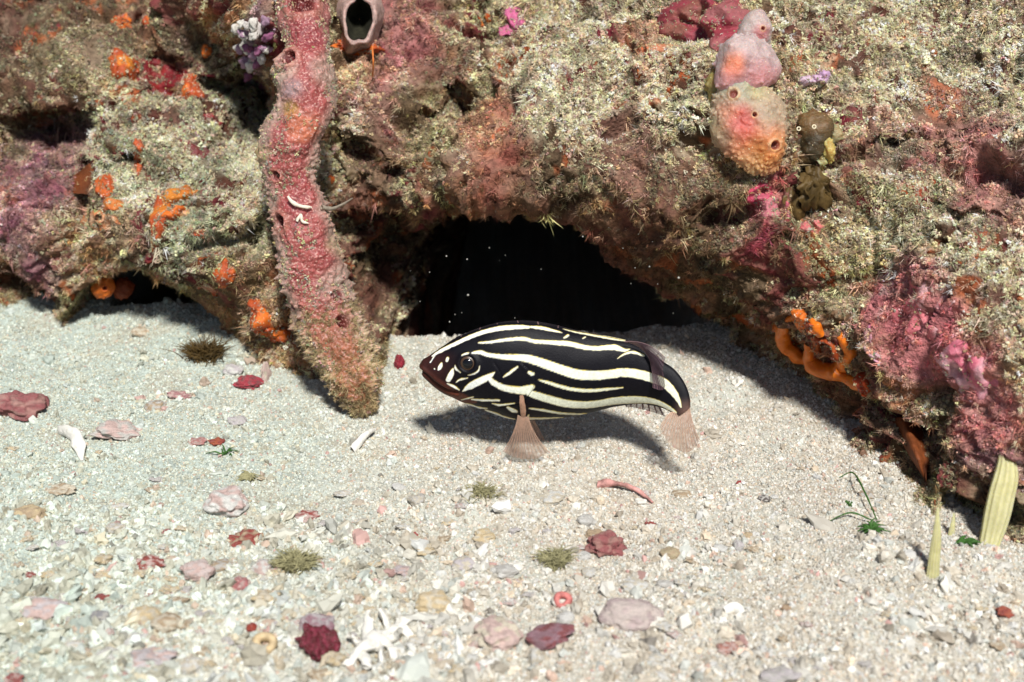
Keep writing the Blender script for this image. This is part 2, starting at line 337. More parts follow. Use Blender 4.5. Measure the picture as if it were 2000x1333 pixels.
for (px, py, r, cc, s) in regions:
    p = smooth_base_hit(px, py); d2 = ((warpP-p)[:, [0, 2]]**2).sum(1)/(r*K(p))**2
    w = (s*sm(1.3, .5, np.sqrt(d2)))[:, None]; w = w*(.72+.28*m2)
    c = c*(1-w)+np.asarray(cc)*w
c = c*(1+.30*noise(Q, 26, 161.)[:, None]+.25*noise(V0, 60, 162.)[:, None])
cover = np.clip(c, .004, .8)                       # colour of the growth and silt on the rock, painted shade included
redness = np.clip((c[:, :1]-c[:, 1:2])/(c.sum(1, keepdims=True)+.01)*4-.2, 0, 1)   # encrusting algae sit flat on the rock
bare = np.array([.085, .026, .020])*(1-m1)+np.array([.06, .034, .018])*m1
rust = sm(.30, .55, fbm(Q, 4.0, 3, 191.))[:, None]; bare = bare*(1-rust)+np.array([.30, .065, .018])*rust
wine = sm(.28, .5, fbm(Q, 3.1, 3, 195.))[:, None]; bare = bare*(1-wine)+np.array([.15, .018, .028])*wine
fr = sm(-.1, .5, fbm(Q, 5.3, 3, 171.))[:, None]
bare = bare*(1-.45*fr*silt)+cover*.45*fr*silt
bare = bare*(1-redness*.7)+c*redness*.7
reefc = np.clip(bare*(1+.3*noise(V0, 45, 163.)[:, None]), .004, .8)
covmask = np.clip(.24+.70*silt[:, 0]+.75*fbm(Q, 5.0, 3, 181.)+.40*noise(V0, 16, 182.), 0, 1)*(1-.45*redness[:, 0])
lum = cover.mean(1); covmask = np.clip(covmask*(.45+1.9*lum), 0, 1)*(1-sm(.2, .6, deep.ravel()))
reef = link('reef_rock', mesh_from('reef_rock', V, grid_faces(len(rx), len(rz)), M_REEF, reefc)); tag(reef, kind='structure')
ix = np.where((rx > -3.3) & (rx < 3.3))[0][::2]; iz = np.where((rz > -.3) & (rz < 2.2))[0][::2]
RSUB = RP[np.ix_(ix, iz)]; RBVH = bvh_grid(RSUB)
def hit(px, py, tree=None):
    d = Vector(ray(px, py)).normalized(); best = None
    for t in ([tree] if tree else [RBVH, SBVH]):
        h_ = t.ray_cast(Vector(CAM), d, 40)
        if h_[0] is not None and (best is None or h_[3] < best[3]): best = h_
    if best is None: return np.array(at(px, py, 7.0)), np.array([0, -1., .3])
    nrm = np.array(best[1]); 
    if nrm@np.array(d) > 0: nrm = -nrm
    return np.array(best[0]), nrm

# ---------------------------------------------------------------- scattered cover (uncountable)
def ico(sub):
    t = (1+5**.5)/2
    v = [(-1, t, 0), (1, t, 0), (-1, -t, 0), (1, -t, 0), (0, -1, t), (0, 1, t), (0, -1, -t), (0, 1, -t), (t, 0, -1), (t, 0, 1), (-t, 0, -1), (-t, 0, 1)]
    v = [np.array(p)/np.linalg.norm(p) for p in v]
    f = [(0,11,5),(0,5,1),(0,1,7),(0,7,10),(0,10,11),(1,5,9),(5,11,4),(11,10,2),(10,7,6),(7,1,8),(3,9,4),(3,4,2),(3,2,6),(3,6,8),(3,8,9),(4,9,5),(2,4,11),(6,2,10),(8,6,7),(9,8,1)]
    for _ in range(sub):
        mid = {}; nf = []
        def m_(a, b):
            k = (min(a, b), max(a, b))
            if k not in mid: q = v[a]+v[b]; v.append(q/np.linalg.norm(q)); mid[k] = len(v)-1
            return mid[k]
        for (a, b, c_) in f:
            x, y, z = m_(a, b), m_(b, c_), m_(c_, a); nf += [(a, x, z), (b, y, x), (c_, z, y), (x, y, z)]
        f = nf
    return np.array(v), np.array(f)
ICO = {k: ico(k) for k in range(6)}
def proto_collection(name, meshes):
    pc = bpy.data.collections.new(name)
    for k, m in enumerate(meshes):
        o = bpy.data.objects.new('%s_%02d' % (m.name.split('.')[0], k), m); pc.objects.link(o)
    return pc
def align_euler(Nn, spin):
    Nn = Nn/np.linalg.norm(Nn, axis=1)[:, None]
    a = np.where(np.abs(Nn[:, 2:3]) < .9, np.array([[0, 0, 1.]]), np.array([[1., 0, 0]]))
    u = np.cross(a, Nn); u /= np.linalg.norm(u, axis=1)[:, None]; v = np.cross(Nn, u)
    cs, sn = np.cos(spin)[:, None], np.sin(spin)[:, None]
    u2 = u*cs+v*sn; v2 = -u*sn+v*cs
    R = np.stack([u2, v2, Nn], -1)
    y = -np.arcsin(np.clip(R[:, 2, 0], -1, 1)); x = np.arctan2(R[:, 2, 1], R[:, 2, 2]); z = np.arctan2(R[:, 1, 0], R[:, 0, 0])
    return np.stack([x, y, z], -1)
def scatter(name, P, rot, scl, col, idx, coll, label):
    n_ = len(P); m = bpy.data.meshes.new(name); m.vertices.add(n_); m.vertices.foreach_set('co', P.astype(np.float32).ravel())
    a = m.attributes.new('rot', 'FLOAT_VECTOR', 'POINT'); a.data.foreach_set('vector', rot.astype(np.float32).ravel())
    a = m.attributes.new('scl', 'FLOAT_VECTOR', 'POINT'); a.data.foreach_set('vector', scl.astype(np.float32).ravel())
    a = m.attributes.new('idx', 'INT', 'POINT'); a.data.foreach_set('value', idx.astype(np.int32))
    a = m.attributes.new('col', 'FLOAT_COLOR', 'POINT'); cc = np.ones((n_, 4), np.float32); cc[:, :3] = np.clip(col, .003, .95); a.data.foreach_set('color', cc.ravel())
    o = link(name, m); g = bpy.data.node_groups.new(name, 'GeometryNodeTree')
    g.interface.new_socket('Geometry', in_out='INPUT', socket_type='NodeSocketGeometry'); g.interface.new_socket('Geometry', in_out='OUTPUT', socket_type='NodeSocketGeometry')
    N = g.nodes; L = g.links; gi = N.new('NodeGroupInput'); go = N.new('NodeGroupOutput')
    ci = N.new('GeometryNodeCollectionInfo'); ci.inputs['Collection'].default_value = coll
    ci.inputs['Separate Children'].default_value = True; ci.inputs['Reset Children'].default_value = True
    ip = N.new('GeometryNodeInstanceOnPoints'); ip.inputs['Pick Instance'].default_value = True
    def na(nm, ty):
        q = N.new('GeometryNodeInputNamedAttribute'); q.data_type = ty; q.inputs['Name'].default_value = nm; return q.outputs[0]
    er = N.new('FunctionNodeEulerToRotation'); L.new(na('rot', 'FLOAT_VECTOR'), er.inputs[0])
    L.new(gi.outputs[0], ip.inputs['Points']); L.new(ci.outputs[0], ip.inputs['Instance']); L.new(na('idx', 'INT'), ip.inputs['Instance Index'])
    L.new(er.outputs[0], ip.inputs['Rotation']); L.new(na('scl', 'FLOAT_VECTOR'), ip.inputs['Scale'])
    L.new(ip.outputs[0], go.inputs[0])
    md = o.modifiers.new('scatter', 'NODES'); md.node_group = g
    return tag(o, label, kind='stuff')
# grain shapes
grains = []
for k in range(8):
    v, f = ICO[1 if k < 5 else 0]; v = v*(1+.28*np.random.default_rng(k).normal(size=(len(v), 1)))*np.array([1, .8, .55+.06*k])
    grains.append(mesh_from('grain', v, f, M_GRAIN, smooth=False))
GC = proto_collection('grain_shapes', grains)
def tuft(seed, nb, spread, curve, wid):
    r = np.random.default_rng(seed); V = []; F = []
    for b in range(nb):
        az = r.uniform(0, 2*math.pi); el = r.uniform(0, spread); L_ = r.uniform(.5, 1.0)
        d = np.array([math.cos(az)*math.sin(el), math.sin(az)*math.sin(el), math.cos(el)]); s = np.cross(d, r.normal(size=3)); s /= np.linalg.norm(s)
        base = np.array([r.normal()*.16, r.normal()*.16, -.12]); w = wid*r.uniform(.6, 1.4); bend = r.normal(size=3)*curve
        k0 = len(V)
        p0 = base; p1 = base+d*L_*.5+bend*.3; p2 = base+d*L_+bend
        V += [p0-s*w*.5, p0+s*w*.5, p1-s*w*.5, p1+s*w*.5, p2]
        F += [(k0, k0+1, k0+3), (k0, k0+3, k0+2), (k0+2, k0+3, k0+4)]
        if r.random() < .6:                                   # side twig
            e = d+r.normal(size=3)*.6; q = p1+e*L_*.35; k1 = len(V); V += [p1-s*w*.4, p1+s*w*.4, q]; F += [(k1, k1+1, k1+2)]
    return mesh_from('tuft', np.array(V), np.array(F), M_TURF, smooth=False)
def crumb(seed):
    r = np.random.default_rng(seed); V = []; F = []; o = 0
    for b in range(7):
        v, f = ICO[0]; s = r.uniform(.16, .34); V.append(v*(1+.25*r.normal(size=(12, 1)))*s+r.normal(size=3)*np.array([.34, .34, .22])+np.array([0, 0, .12])); F.append(f+o); o += 12
    return mesh_from('crumb', np.vstack(V), np.vstack(F), M_TURF, smooth=False)
TC = proto_collection('turf_shapes', [crumb(1), crumb(2), crumb(3), crumb(4)][:4])
TF = proto_collection('turf_strands', [tuft(11+k, 15, 1.35, .16, .10) for k in range(4)]+[tuft(30+k, 12, .9, .3, .065) for k in range(3)])

# choose places on the reef by area, inside the view and a margin
Fq = grid_faces(len(rx), len(rz)); a, b_, c_, d_ = (V[Fq[:, k]] for k in range(4))
area = .5*np.linalg.norm(np.cross(c_-a, d_-b_), axis=1); ctr = (a+c_)/2
pxx, pyy = to_px(ctr); fn = np.cross(c_-a, d_-b_); fn /= np.linalg.norm(fn, axis=1)[:, None]+1e-9
fn = np.where((fn@FWD)[:, None] > 0.2, -fn, fn); 
flip = (np.einsum('ij,ij->i', fn, rn[Fq[:, 0]]) < 0); fn[flip] *= -1
vis = (pxx > -220) & (pxx < 2220) & (pyy > -220) & (pyy < 1150) & (ctr[:, 1] < 7.9+.5*(ctr[:, 2] > 1.2)) & (ctr[:, 2] > -.08)
facing = np.einsum('ij,ij->i', fn, (CAM-ctr)/np.linalg.norm(CAM-ctr, axis=1)[:, None]) > -.15
pa = area*vis*facing
def pick(nn, weight):
    p = pa*weight; p = p/p.sum(); f = rng.choice(len(Fq), nn, p=p)
    u, v = rng.random((2, nn, 1)); P = (a[f]*(1-u)+b_[f]*u)*(1-v)+(d_[f]*(1-u)+c_[f]*u)*v
    return f, P
cvf = covmask[Fq[:, 0]]
def turf_col(f, P, lo, var_, light):
    n_ = len(f); cc = cover[Fq[f, 0]]; br = rng.lognormal(lo, var_, (n_, 1))*np.exp(.55*fbm(P, 7, 3, 231.))[:, None]
    pale = (rng.random((n_, 1)) < light)*rng.random((n_, 1)); w_ = .6*pale*(1-.6*redness[Fq[f, 0]])
    return (cc*(1-w_)+np.array([.70, .61, .40])*w_)*br*(1+.09*rng.normal(size=(n_, 3)))
nn = 165000; f, P = pick(nn, sm(.40, .78, cvf)+.02)
s = np.exp(rng.normal(-4.85, .36, nn))
scatter('silt_crumbs', P+fn[f]*(rng.random((nn, 1))*.008), align_euler(fn[f]+rng.normal(size=(nn, 3))*.35, rng.uniform(0, 6.28, nn)), (s[:, None]*rng.uniform(.7, 1.3, (nn, 3))), turf_col(f, P, .22, .34, .30), rng.integers(0, 4, nn), TC, 'crumbs of silt and coralline grit caught in the turf on the reef')
hairy = sm(.42, .85, cvf+.35*fbm(ctr, 3.0, 3, 211.)+.25*noise(ctr, 14, 215.))+.07
nn = 125000; f, P = pick(nn, hairy)
s = np.exp(rng.normal(-4.12, .34, nn))
scatter('turf_algae', P, align_euler(fn[f]+rng.normal(size=(nn, 3))*.4+np.array([0, -.25, .0]), rng.uniform(0, 6.28, nn)), np.repeat(s[:, None], 3, 1), turf_col(f, P, .25, .34, .15), rng.integers(0, 7, nn), TF, 'fuzzy pale olive turf algae covering the reef rock')
# longer wisps stand on the fuzzy underside of the overhang
nn = 20000; f, P = pick(nn, sm(.1, .5, cvf+.35*fbm(ctr, 4.2, 2, 221.))*(fn[:, 2] < .3))
s = np.exp(rng.normal(-3.5, .32, nn))
scatter('algae_wisps', P, align_euler(fn[f]+rng.normal(size=(nn, 3))*.5+np.array([0, -.4, -.1]), rng.uniform(0, 6.28, nn)), np.repeat(s[:, None], 3, 1), turf_col(f, P, .3, .35, .3), rng.integers(4, 7, nn), TF, 'long thin wisps of algae fringing the overhang')

# sand grains: fine everywhere, coarse toward the front
def sand_pick(nn, prob):
    out = []
    while sum(map(len, out)) < nn:
        px = rng.uniform(-160, 2160, nn); py = rng.uniform(560, 1480, nn)
        d = ray(px, py); t = -CAM[2]/d[:, 2]; Pq = CAM+d*t[:, None]
        w = np.clip((t/8.6)**2.2, 0, 1)*prob(px, py, Pq)
        k = rng.random(nn) < w; out.append(Pq[k])
    Pq = np.vstack(out)[:nn]; Pq[:, 2] = sand_h(Pq[:, 0], Pq[:, 1]); return Pq
pal = np.array([(.70,.67,.60),(.61,.56,.47),(.50,.43,.33),(.70,.69,.66),(.55,.57,.52),(.40,.32,.23),(.60,.38,.28),(.48,.22,.20),(.20,.17,.14),(.66,.52,.36)])
pw = np.array([.23,.22,.18,.11,.12,.05,.03,.012,.010,.04]); pw /= pw.sum()
def grain_col(Pq, cool=.8):
    n_ = len(Pq); cc = pal[rng.choice(len(pal), n_, p=pw)]; cc = (cc*.72+np.array([.55, .52, .45])*.28)*rng.lognormal(-.10, .14, (n_, 1))
    l = sm(.3, -1.8, Pq[:, 0]+.5*fbm(Pq, 1.4, 3, 30.))[:, None]*cool  # same painted teal light cast, carried onto the grains
    return cc*(1-l*.5)+cc*np.array([.76, 1.02, .96])*l*.5
nn = 270000; P = sand_pick(nn, lambda x, y, Q_: .5+0*x)
s = np.exp(rng.normal(-5.55, .34, nn)); P[:, 2] += s*.25
scatter('sand_grains', P, rng.uniform(0, 6.28, (nn, 3)), s[:, None]*rng.uniform(.75, 1.3, (nn, 3)), grain_col(P), rng.integers(0, 8, nn), GC, 'fine pale coral sand grains covering the seabed')
nn = 17000; P = sand_pick(nn, lambda x, y, Q_: np.clip(.05+.6*sm(820, 1280, y)*(.22+.78*sm(1300, 400, x)), 0, 1)*sm(-.4, .35, fbm(Q_, 2.2, 3, 44.)))
s = np.exp(rng.normal(-4.72, .38, nn)); P[:, 2] += s*.2
scatter('shell_grit', P, rng.uniform(0, 6.28, (nn, 3)), s[:, None]*rng.uniform(.7, 1.4, (nn, 3)), grain_col(P), rng.integers(0, 8, nn), GC, 'coarse shell and coral grit strewn over the sand')

nn = 3600; P = sand_pick(nn, lambda x, y, Q_: np.clip(.02+.8*sm(950, 1300, y)*(.12+.88*sm(1150, 400, x)), 0, 1)*sm(-.4, .3, fbm(Q_, 2.2, 3, 84.)))
s = np.exp(rng.normal(-4.0, .33, nn)); P[:, 2] += s*.15
scatter('coral_rubble_bits', P, np.c_[rng.normal(0, .5, (nn, 2)), rng.uniform(0, 6.28, nn)], s[:, None]*rng.uniform(.6, 1.4, (nn, 3)), grain_col(P)*.88, rng.integers(0, 5, nn), GC, 'pale coral rubble bits crowded on the nearest sand')

# ---------------------------------------------------------------- rubble pieces lying on the sand
def stone_mesh(seed, colr, sub=3, flat=1.0, rough=.22, colr2=None, sharp=False):
    v, f = ICO[sub]; o = seed*3.7
    r = 1+rough*1.7*noise(v, 1.1, o)+rough*.8*noise(v, 2.4, o+9)+rough*.35*noise(v, 6, o+19)
    if sharp: r -= .22*np.abs(noise(v, 1.7, o+33))
    vv = v*r[:, None]*np.array([1, 1, flat])
    n_ = noise(v, 2.2, o+50)[:, None]; c1 = np.array(colr); c2 = np.array(colr2 if colr2 else [q*.8+.05 for q in colr])
    w = sm(-.2, .35, n_); cc = c1*(1-w)+c2*w; cc = cc*(1+.2*noise(v, 9, o)[:, None])
    return mesh_from('stone', vv, f, M_STONE, cc)
def drop(o, px, py, rx_, ry_, tilt=0.0, sink=.42, dz=0):
    P, _n = hit(px, py, SBVH); k = K(P); o.location = (P[0], P[1], P[2]+ry_*k*(.9-sink*1.2)+dz)
    o.scale = (rx_*k, (rx_+ry_)*.5*k, ry_*k); o.rotation_euler = (0.1*math.sin(px), -math.radians(tilt)*.6, -math.radians(tilt))
WHT = (.74, .72, .67); CRM = (.70, .62, .48); YEL = (.70, .55, .33); PNK = (.66, .48, .43); RED = (.34, .075, .06); MAR = (.28, .085, .09); PUR = (.34, .19, .22); TAN = (.50, .37, .24); GRY = (.58, .55, .50); LIL = (.62, .56, .56)
stones = [ # px,py,rx,ry,tilt,colour,colour2,name,category,label
 (443,992,42,29,8,WHT,PNK,'coral_pebble','pebble','large white rounded coral pebble with a pinkish underside, alone on the sand'),
 (42,808,50,36,0,(.30,.10,.10),(.42,.22,.19),'coral_fragment','coral rubble','big maroon-red slab of coral rubble below the small hollow'),
 (480,1058,34,15,-12,RED,TAN,'coral_fragment','coral rubble','brick-red flake just below the large white pebble'),
 (290,1102,29,12,5,RED,PNK,'coral_fragment','coral rubble','long dull red chip beside a pale pink pebble'),
 (388,1122,30,21,-10,(.68,.56,.52),PNK,'coral_pebble','pebble','smooth pale pink pebble among small rubble'),
 (225,1038,20,14,30,CRM,WHT,'coral_pebble','pebble','cream stub of coral leaning to the upper corner, bare sand around it'),
 (466,1150,22,16,15,(.50,.18,.18),PNK,'coral_fragment','coral rubble','rose-red chip below the pale pink pebble'),
 (512,1115,20,17,0,WHT,PNK,'coral_pebble','pebble','white pebble between the brick-red flake and the olive tuft'),
 (1186,1076,39,28,-6,(.34,.11,.11),(.40,.20,.17),'coral_fragment','coral rubble','chunky maroon coral lump with knobbly ends on open sand'),
 (1161,1046,20,9,0,TAN,TAN,'coral_fragment','coral rubble','flat brown chip tucked against the chunky maroon lump'),
 (1141,1092,14,11,0,WHT,WHT,'coral_pebble','pebble','small bright white pebble touching the chunky maroon lump'),
 (1150,1122,15,11,0,WHT,CRM,'coral_pebble','pebble','off-white pebble just in front of the chunky maroon lump'),
 (1080,980,25,15,0,CRM,WHT,'shell','shell','oval cream shell lying flat in front of the fish'),
 (1145,1022,18,12,0,GRY,WHT,'coral_pebble','pebble','pale grey pebble behind the chunky maroon lump'),
 (945,1055,25,14,-15,YEL,CRM,'coral_fragment','coral rubble','buff yellow curved shell piece half buried'),
 (847,1186,33,25,0,YEL,CRM,'coral_pebble','pebble','large rounded buff yellow stone'),
 (1105,1212,18,14,0,WHT,WHT,'coral_pebble','pebble','bright white pebble below the red coral ring'),
 (1066,1250,50,20,30,PUR,MAR,'coral_fragment','coral rubble','long purple wedge of coral pointing up from its pale neighbour'),
 (965,1252,46,36,10,PNK,CRM,'coral_fragment','coral rubble','large lumpy pink and cream block of coral'),
 (1046,1292,14,24,0,CRM,WHT,'shell','shell','upright cream shell shard under the purple wedge'),
 (1406,1074,15,8,0,WHT,WHT,'shell','shell','small white shell chip, alone on the fine sand'),
 (1442,1072,9,15,-20,LIL,WHT,'shell','shell','slim lilac shell chip beside a small white one'),
 (619,1228,34,24,0,(.5,.44,.44),PUR,'coral_pebble','pebble','greyish purple lump on top of the dark crimson clump'),
 (490,752,30,13,-20,(.42,.05,.07),MAR,'coral_fragment','coral rubble','crimson flake in the shade of the rope sponge'),
 (455,728,19,13,0,WHT,LIL,'coral_pebble','pebble','white pebble beside the crimson flake'),
 (520,738,8,24,20,PNK,CRM,'coral_fragment','coral rubble','thin pinkish stick standing beside the crimson flake'),
 (780,716,10,20,-8,(.34,.02,.04),(.25,.02,.04),'shell','shell','small crimson oval shell standing at the foot of the cave wall'),
 (462,828,17,12,0,LIL,GRY,'coral_pebble','pebble','violet-grey pebble under a green sprig'),
 (424,867,14,9,0,(.45,.12,.06),RED,'coral_fragment','coral rubble','rusty red crumb near the green sprig'),
 (385,866,17,8,0,(.5,.22,.2),PNK,'coral_fragment','coral rubble','dull pink crumb next to a rusty red one'),
 (350,776,24,10,-25,(.5,.25,.25),PNK,'coral_fragment','coral rubble','pink tilted flake on the upper sand slope'),
 (305,800,22,13,0,TAN,GRY,'coral_pebble','pebble','brown pebble below the pink tilted flake'),
 (232,850,48,20,-18,PNK,GRY,'coral_fragment','coral rubble','broad pinkish grey plate beside the white curved shell'),
 (273,652,17,10,-20,CRM,TAN,'coral_pebble','pebble','tan pebble on the sand rim before the small hollow'),
 (62,1128,12,8,0,RED,PNK,'coral_fragment','coral rubble','tiny red-brown chip at the far edge of the rubble'),
 (66,1249,10,7,0,(.5,.04,.04),RED,'coral_fragment','coral rubble','tiny scarlet chip among pale rubble'),
 (200,1170,14,9,0,RED,MAR,'coral_fragment','coral rubble','deep red chip in the rubble near a grey pebble'),
 (195,1212,19,14,0,(.34,.33,.34),GRY,'coral_pebble','pebble','slate grey pebble among cream rubble'),
 (85,1200,42,22,0,PNK,LIL,'coral_pebble','pebble','broad flat mauve-pink stone half covered by sand'),
 (283,1208,28,18,10,YEL,CRM,'coral_pebble','pebble','buff stone beside the slate grey pebble'),
 (325,1225,28,22,0,CRM,TAN,'coral_pebble','pebble','cream stone with a dark brown side'),
 (210,1290,24,18,0,GRY,WHT,'coral_pebble','pebble','pale grey stone in the nearest rubble'),
 (300,1290,42,18,12,LIL,PNK,'coral_fragment','coral rubble','long lilac-brown slab in the nearest rubble'),
 (375,1308,24,22,0,CRM,WHT,'coral_pebble','pebble','bright cream stone in the nearest rubble'),
 (492,1232,12,12,0,(.42,.07,.04),RED,'coral_fragment','coral rubble','rust-red chip above a tan coral ring'),
 (270,1255,24,12,0,WHT,WHT,'coral_pebble','pebble','white flake in front of the buff stone'),
 (150,1262,22,10,0,WHT,CRM,'coral_pebble','pebble','white flake between grey and pink stones'),
 (345,1178,22,9,20,TAN,CRM,'coral_fragment','coral rubble','narrow tan chip under the smooth pale pink pebble'),
 (432,1108,22,11,0,GRY,TAN,'coral_pebble','pebble','grey stone leaning on the smooth pale pink pebble'),
 (780,955,14,8,-30,WHT,WHT,'shell','shell','white shell sliver in front of the fish shadow'),
 (815,982,17,13,0,GRY,CRM,'coral_pebble','pebble','dull grey pebble in front of the fish shadow'),
 (700,985,14,6,0,(.6,.5,.4),CRM,'coral_pebble','pebble','little tan flake on bare sand, below the rope sponge'),
 (1690,970,17,8,0,GRY,TAN,'coral_pebble','pebble','grey stone at the foot of the reef wall'),
 (1492,978,12,8,0,(.12,.1,.09),GRY,'shell','shell','small dark-edged shell on the fine grey sand'),
 (1512,972,8,4,0,WHT,WHT,'shell','shell','tiny bright white chip beside a dark-edged shell'),
 (1420,1270,22,10,-15,(.50,.2,.15),PNK,'coral_fragment','coral rubble','salmon-red chip on the nearest fine sand'),
 (1962,1200,20,10,-20,(.45,.12,.07),RED,'coral_fragment','coral rubble','rust-red chip on the silty mound'),
 (1535,1190,10,6,0,(.42,.26,.17),TAN,'coral_fragment','coral rubble','small brown chip on plain sand'),
 (1460,1048,9,6,0,TAN,YEL,'coral_pebble','pebble','small ochre pebble on plain sand'),
 (1310,1085,20,12,0,(.55,.45,.28),OLV if False else TAN,'coral_pebble','pebble','ochre pebble a little beyond the chunky maroon lump'),
 (1240,1150,26,14,0,WHT,CRM,'coral_pebble','pebble','broken white pebble with a crumbled edge'),
 (1300,1145,18,9,-15,GRY,WHT,'shell','shell','thin pale shell piece next to the broken white pebble'),
 (985,1120,26,13,0,GRY,WHT,'coral_pebble','pebble','dome of pale grey stone half sunk in the sand'),
 (905,1105,22,12,0,LIL,CRM,'coral_pebble','pebble','pinkish white stone half sunk in the sand'),
 (785,1118,20,9,0,(.58,.5,.5),PNK,'coral_fragment','coral rubble','flat mauve chip on pale sand'),
 (1230,1210,60,30,0,(.62,.52,.47),(.56,.44,.42),'coral_pebble','pebble','broad dusty mauve stone mostly covered by sand'),
 (1330,970,20,10,0,TAN,CRM,'coral_pebble','pebble','silty tan lump at the end of the pink coral twig'),
 (1270,785+240,9,5,0,RED,RED,'coral_fragment','coral rubble','very small red crumb on the fine sand'),
 (808,1048,8,6,0,(.5,.04,.05),RED,'coral_fragment','coral rubble','tiny scarlet crumb on pale sand'),
 (1445,945,7,5,0,(.5,.05,.05),RED,'coral_fragment','coral rubble','tiny scarlet crumb on the grey sand by the reef'),
 (600,1012,24,10,0,PNK,RED,'coral_fragment','coral rubble','pink flake right of the large white pebble'),
 (120,960,28,10,0,CRM,TAN,'coral_fragment','coral rubble','tan flake on the silty slope below the maroon slab'),
 (60,1010,30,18,0,TAN,YEL,'coral_pebble','pebble','brown lump with a buff top on the silty slope'),
]
for k, (px, py, a1, b1, tl, c1, c2, nm, ct, lb) in enumerate(stones):
    m = stone_mesh(k+1, c1, 4 if a1 > 22 else 3, .85, .26 if 'fragment' in nm else .18, c2, 'fragment' in nm)
    o = link(nm, m); drop(o, px, py, a1, b1, tl); tag(o, lb, ct)
# loose chips, countable but alike
groups = [('white', WHT, CRM), ('cream', CRM, YEL), ('tan', TAN, CRM), ('pinkish', PNK, WHT), ('dull red', (.36, .10, .09), PNK), ('grey', GRY, LIL)]
protos = {g[0]: [stone_mesh(300+i*7+q, g[1], 3, .75, .42, g[2], q % 2 == 0) for q in range(4)] for i, g in enumerate(groups)}
r2 = np.random.default_rng(41); placed = [(s_[0], s_[1], s_[2]) for s_ in stones]; cnt = 0
weights = [.25, .28, .17, .13, .04, .13]
chips = []
while cnt < 230:
    px = r2.uniform(0, 2000) if r2.random() < .45 else r2.uniform(0, 1000)
    py = 1333-abs(r2.normal())*190
    if py < 720 or (px > 1550 and py < 1150) or (py < 900 and 450 < px < 1500): continue
    rr = min(24, r2.lognormal(2.0, .36)*(.75+.5*(py-700)/633))
    if any(math.hypot(px-a1, (py-b1)*1.6) < rr+c1*.8 for a1, b1, c1 in placed): continue
    gi = r2.choice(6, p=weights); g = groups[gi]
    o = link('coral_chip', protos[g[0]][r2.integers(4)])
    drop(o, px, py, rr*r2.uniform(.9, 1.5), rr*r2.uniform(.5, .8), r2.uniform(-40, 40), .3)
    chips.append((o, px, py, rr, g[0]))
    placed.append((px, py, rr)); cnt += 1

marks = [(443,992,'large white rounded pebble'),(42,808,'big maroon-red slab'),(480,1058,'brick-red flake'),(388,1122,'smooth pale pink pebble'),(1186,1076,'chunky maroon coral lump'),
 (1080,980,'oval cream shell'),(847,1186,'large buff yellow stone'),(1066,1250,'long purple wedge'),(965,1252,'lumpy pink and cream block'),(619,1250,'dark crimson clump'),(232,850,'broad pinkish grey plate'),
 (85,1200,'broad flat mauve stone'),(195,1212,'slate grey pebble'),(300,1290,'long lilac-brown slab'),(577,1108,'yellow-olive turf ball'),(1230,1210,'broad dusty mauve stone'),(730,1260,'bleached branching coral'),
 (1240,1150,'broken white pebble'),(985,1120,'pale grey stone dome'),(140,865,'curved white shell'),(1430,1200,'jagged white shell splinter'),(1420,1270,'salmon-red chip'),(1822,1140,'slim yellow shoot'),
 (225,1038,'cream coral stub'),(325,1225,'brown-sided cream stone'),(60,1010,'buff-topped brown lump'),(1220,965,'curved pink coral twig'),(945,1055,'buff curved shell piece'),(1100,1180,'little red coral ring'),(485,935,'small olive sprig')]
for (o, px, py, rr, cn) in chips:
    d_, mx_, my_, mk = min((math.hypot(px-a1, (py-b1)*1.5), a1, b1, c1) for a1, b1, c1 in marks)
    ddx, ddy = px-mx_, (py-my_)*1.5
    where = ('left of it' if ddx < 0 else 'right of it') if abs(ddx) > abs(ddy) else ('in front of it' if ddy > 0 else 'behind it')
    tag(o, '%s %s coral chip %s the %s, %s' % ('tiny' if rr < 7.5 else ('small' if rr < 11 else 'stout'), cn, 'near' if d_ < 75 else 'far from', mk, where), 'coral chip', 'small loose %s coral chips on the sand' % cn)

# ---------------------------------------------------------------- tubes, twigs
def tube_mesh(pts, rad, mt, seg=10, n_=None, flat=1.0):
    pts = np.asarray(pts, float); n_ = n_ or max(8, len(pts)*5); C_ = catmull(pts, n_); R_ = catmull(np.asarray(rad, float)[:, None], n_)[:, 0]
    t = np.gradient(C_, axis=0); t /= np.linalg.norm(t, axis=1)[:, None]+1e-9
    a1 = np.cross(t, np.array([.13, -.92, .3])); a1 /= np.linalg.norm(a1, axis=1)[:, None]+1e-9; b1 = np.cross(t, a1)
    th = np.linspace(0, 2*math.pi, seg, endpoint=False)
    sd = float(np.abs(pts).sum()) % 50; R_ = R_*(1+.35*noise(C_, .25/max(R_.max(), .002), sd))
    P_ = C_[:, None]+R_[:, None, None]*(np.cos(th)[None, :, None]*a1[:, None]+flat*np.sin(th)[None, :, None]*b1[:, None])
    Pf = P_.reshape(-1, 3); Pf = Pf+np.repeat(R_, seg)[:, None]*.28*np.stack([noise(Pf, .6/max(R_.max(), .002), sd+k_) for k_ in (1., 20., 40.)], -1)
    return mesh_from('tube', Pf, grid_faces(n_, seg, True), mt)
def on_sand(px, py, lift=0):
    P_, _n = hit(px, py, SBVH); return P_+np.array([0, 0, lift])
def join_meshes(ms, name, mt):
    Vs = []; Fs = []; o = 0
    for m in ms:
        v = np.empty(len(m.vertices)*3, np.float32); m.vertices.foreach_get('co', v)
        f = np.empty(len(m.loops), np.int32); m.loops.foreach_get('vertex_index', f); k = len(m.loops)//len(m.polygons)
        Vs.append(v.reshape(-1, 3)); Fs.append(f.reshape(-1, k)+o); o += len(m.vertices)
    return mesh_from(name, np.vstack(Vs), np.vstack(Fs), mt)
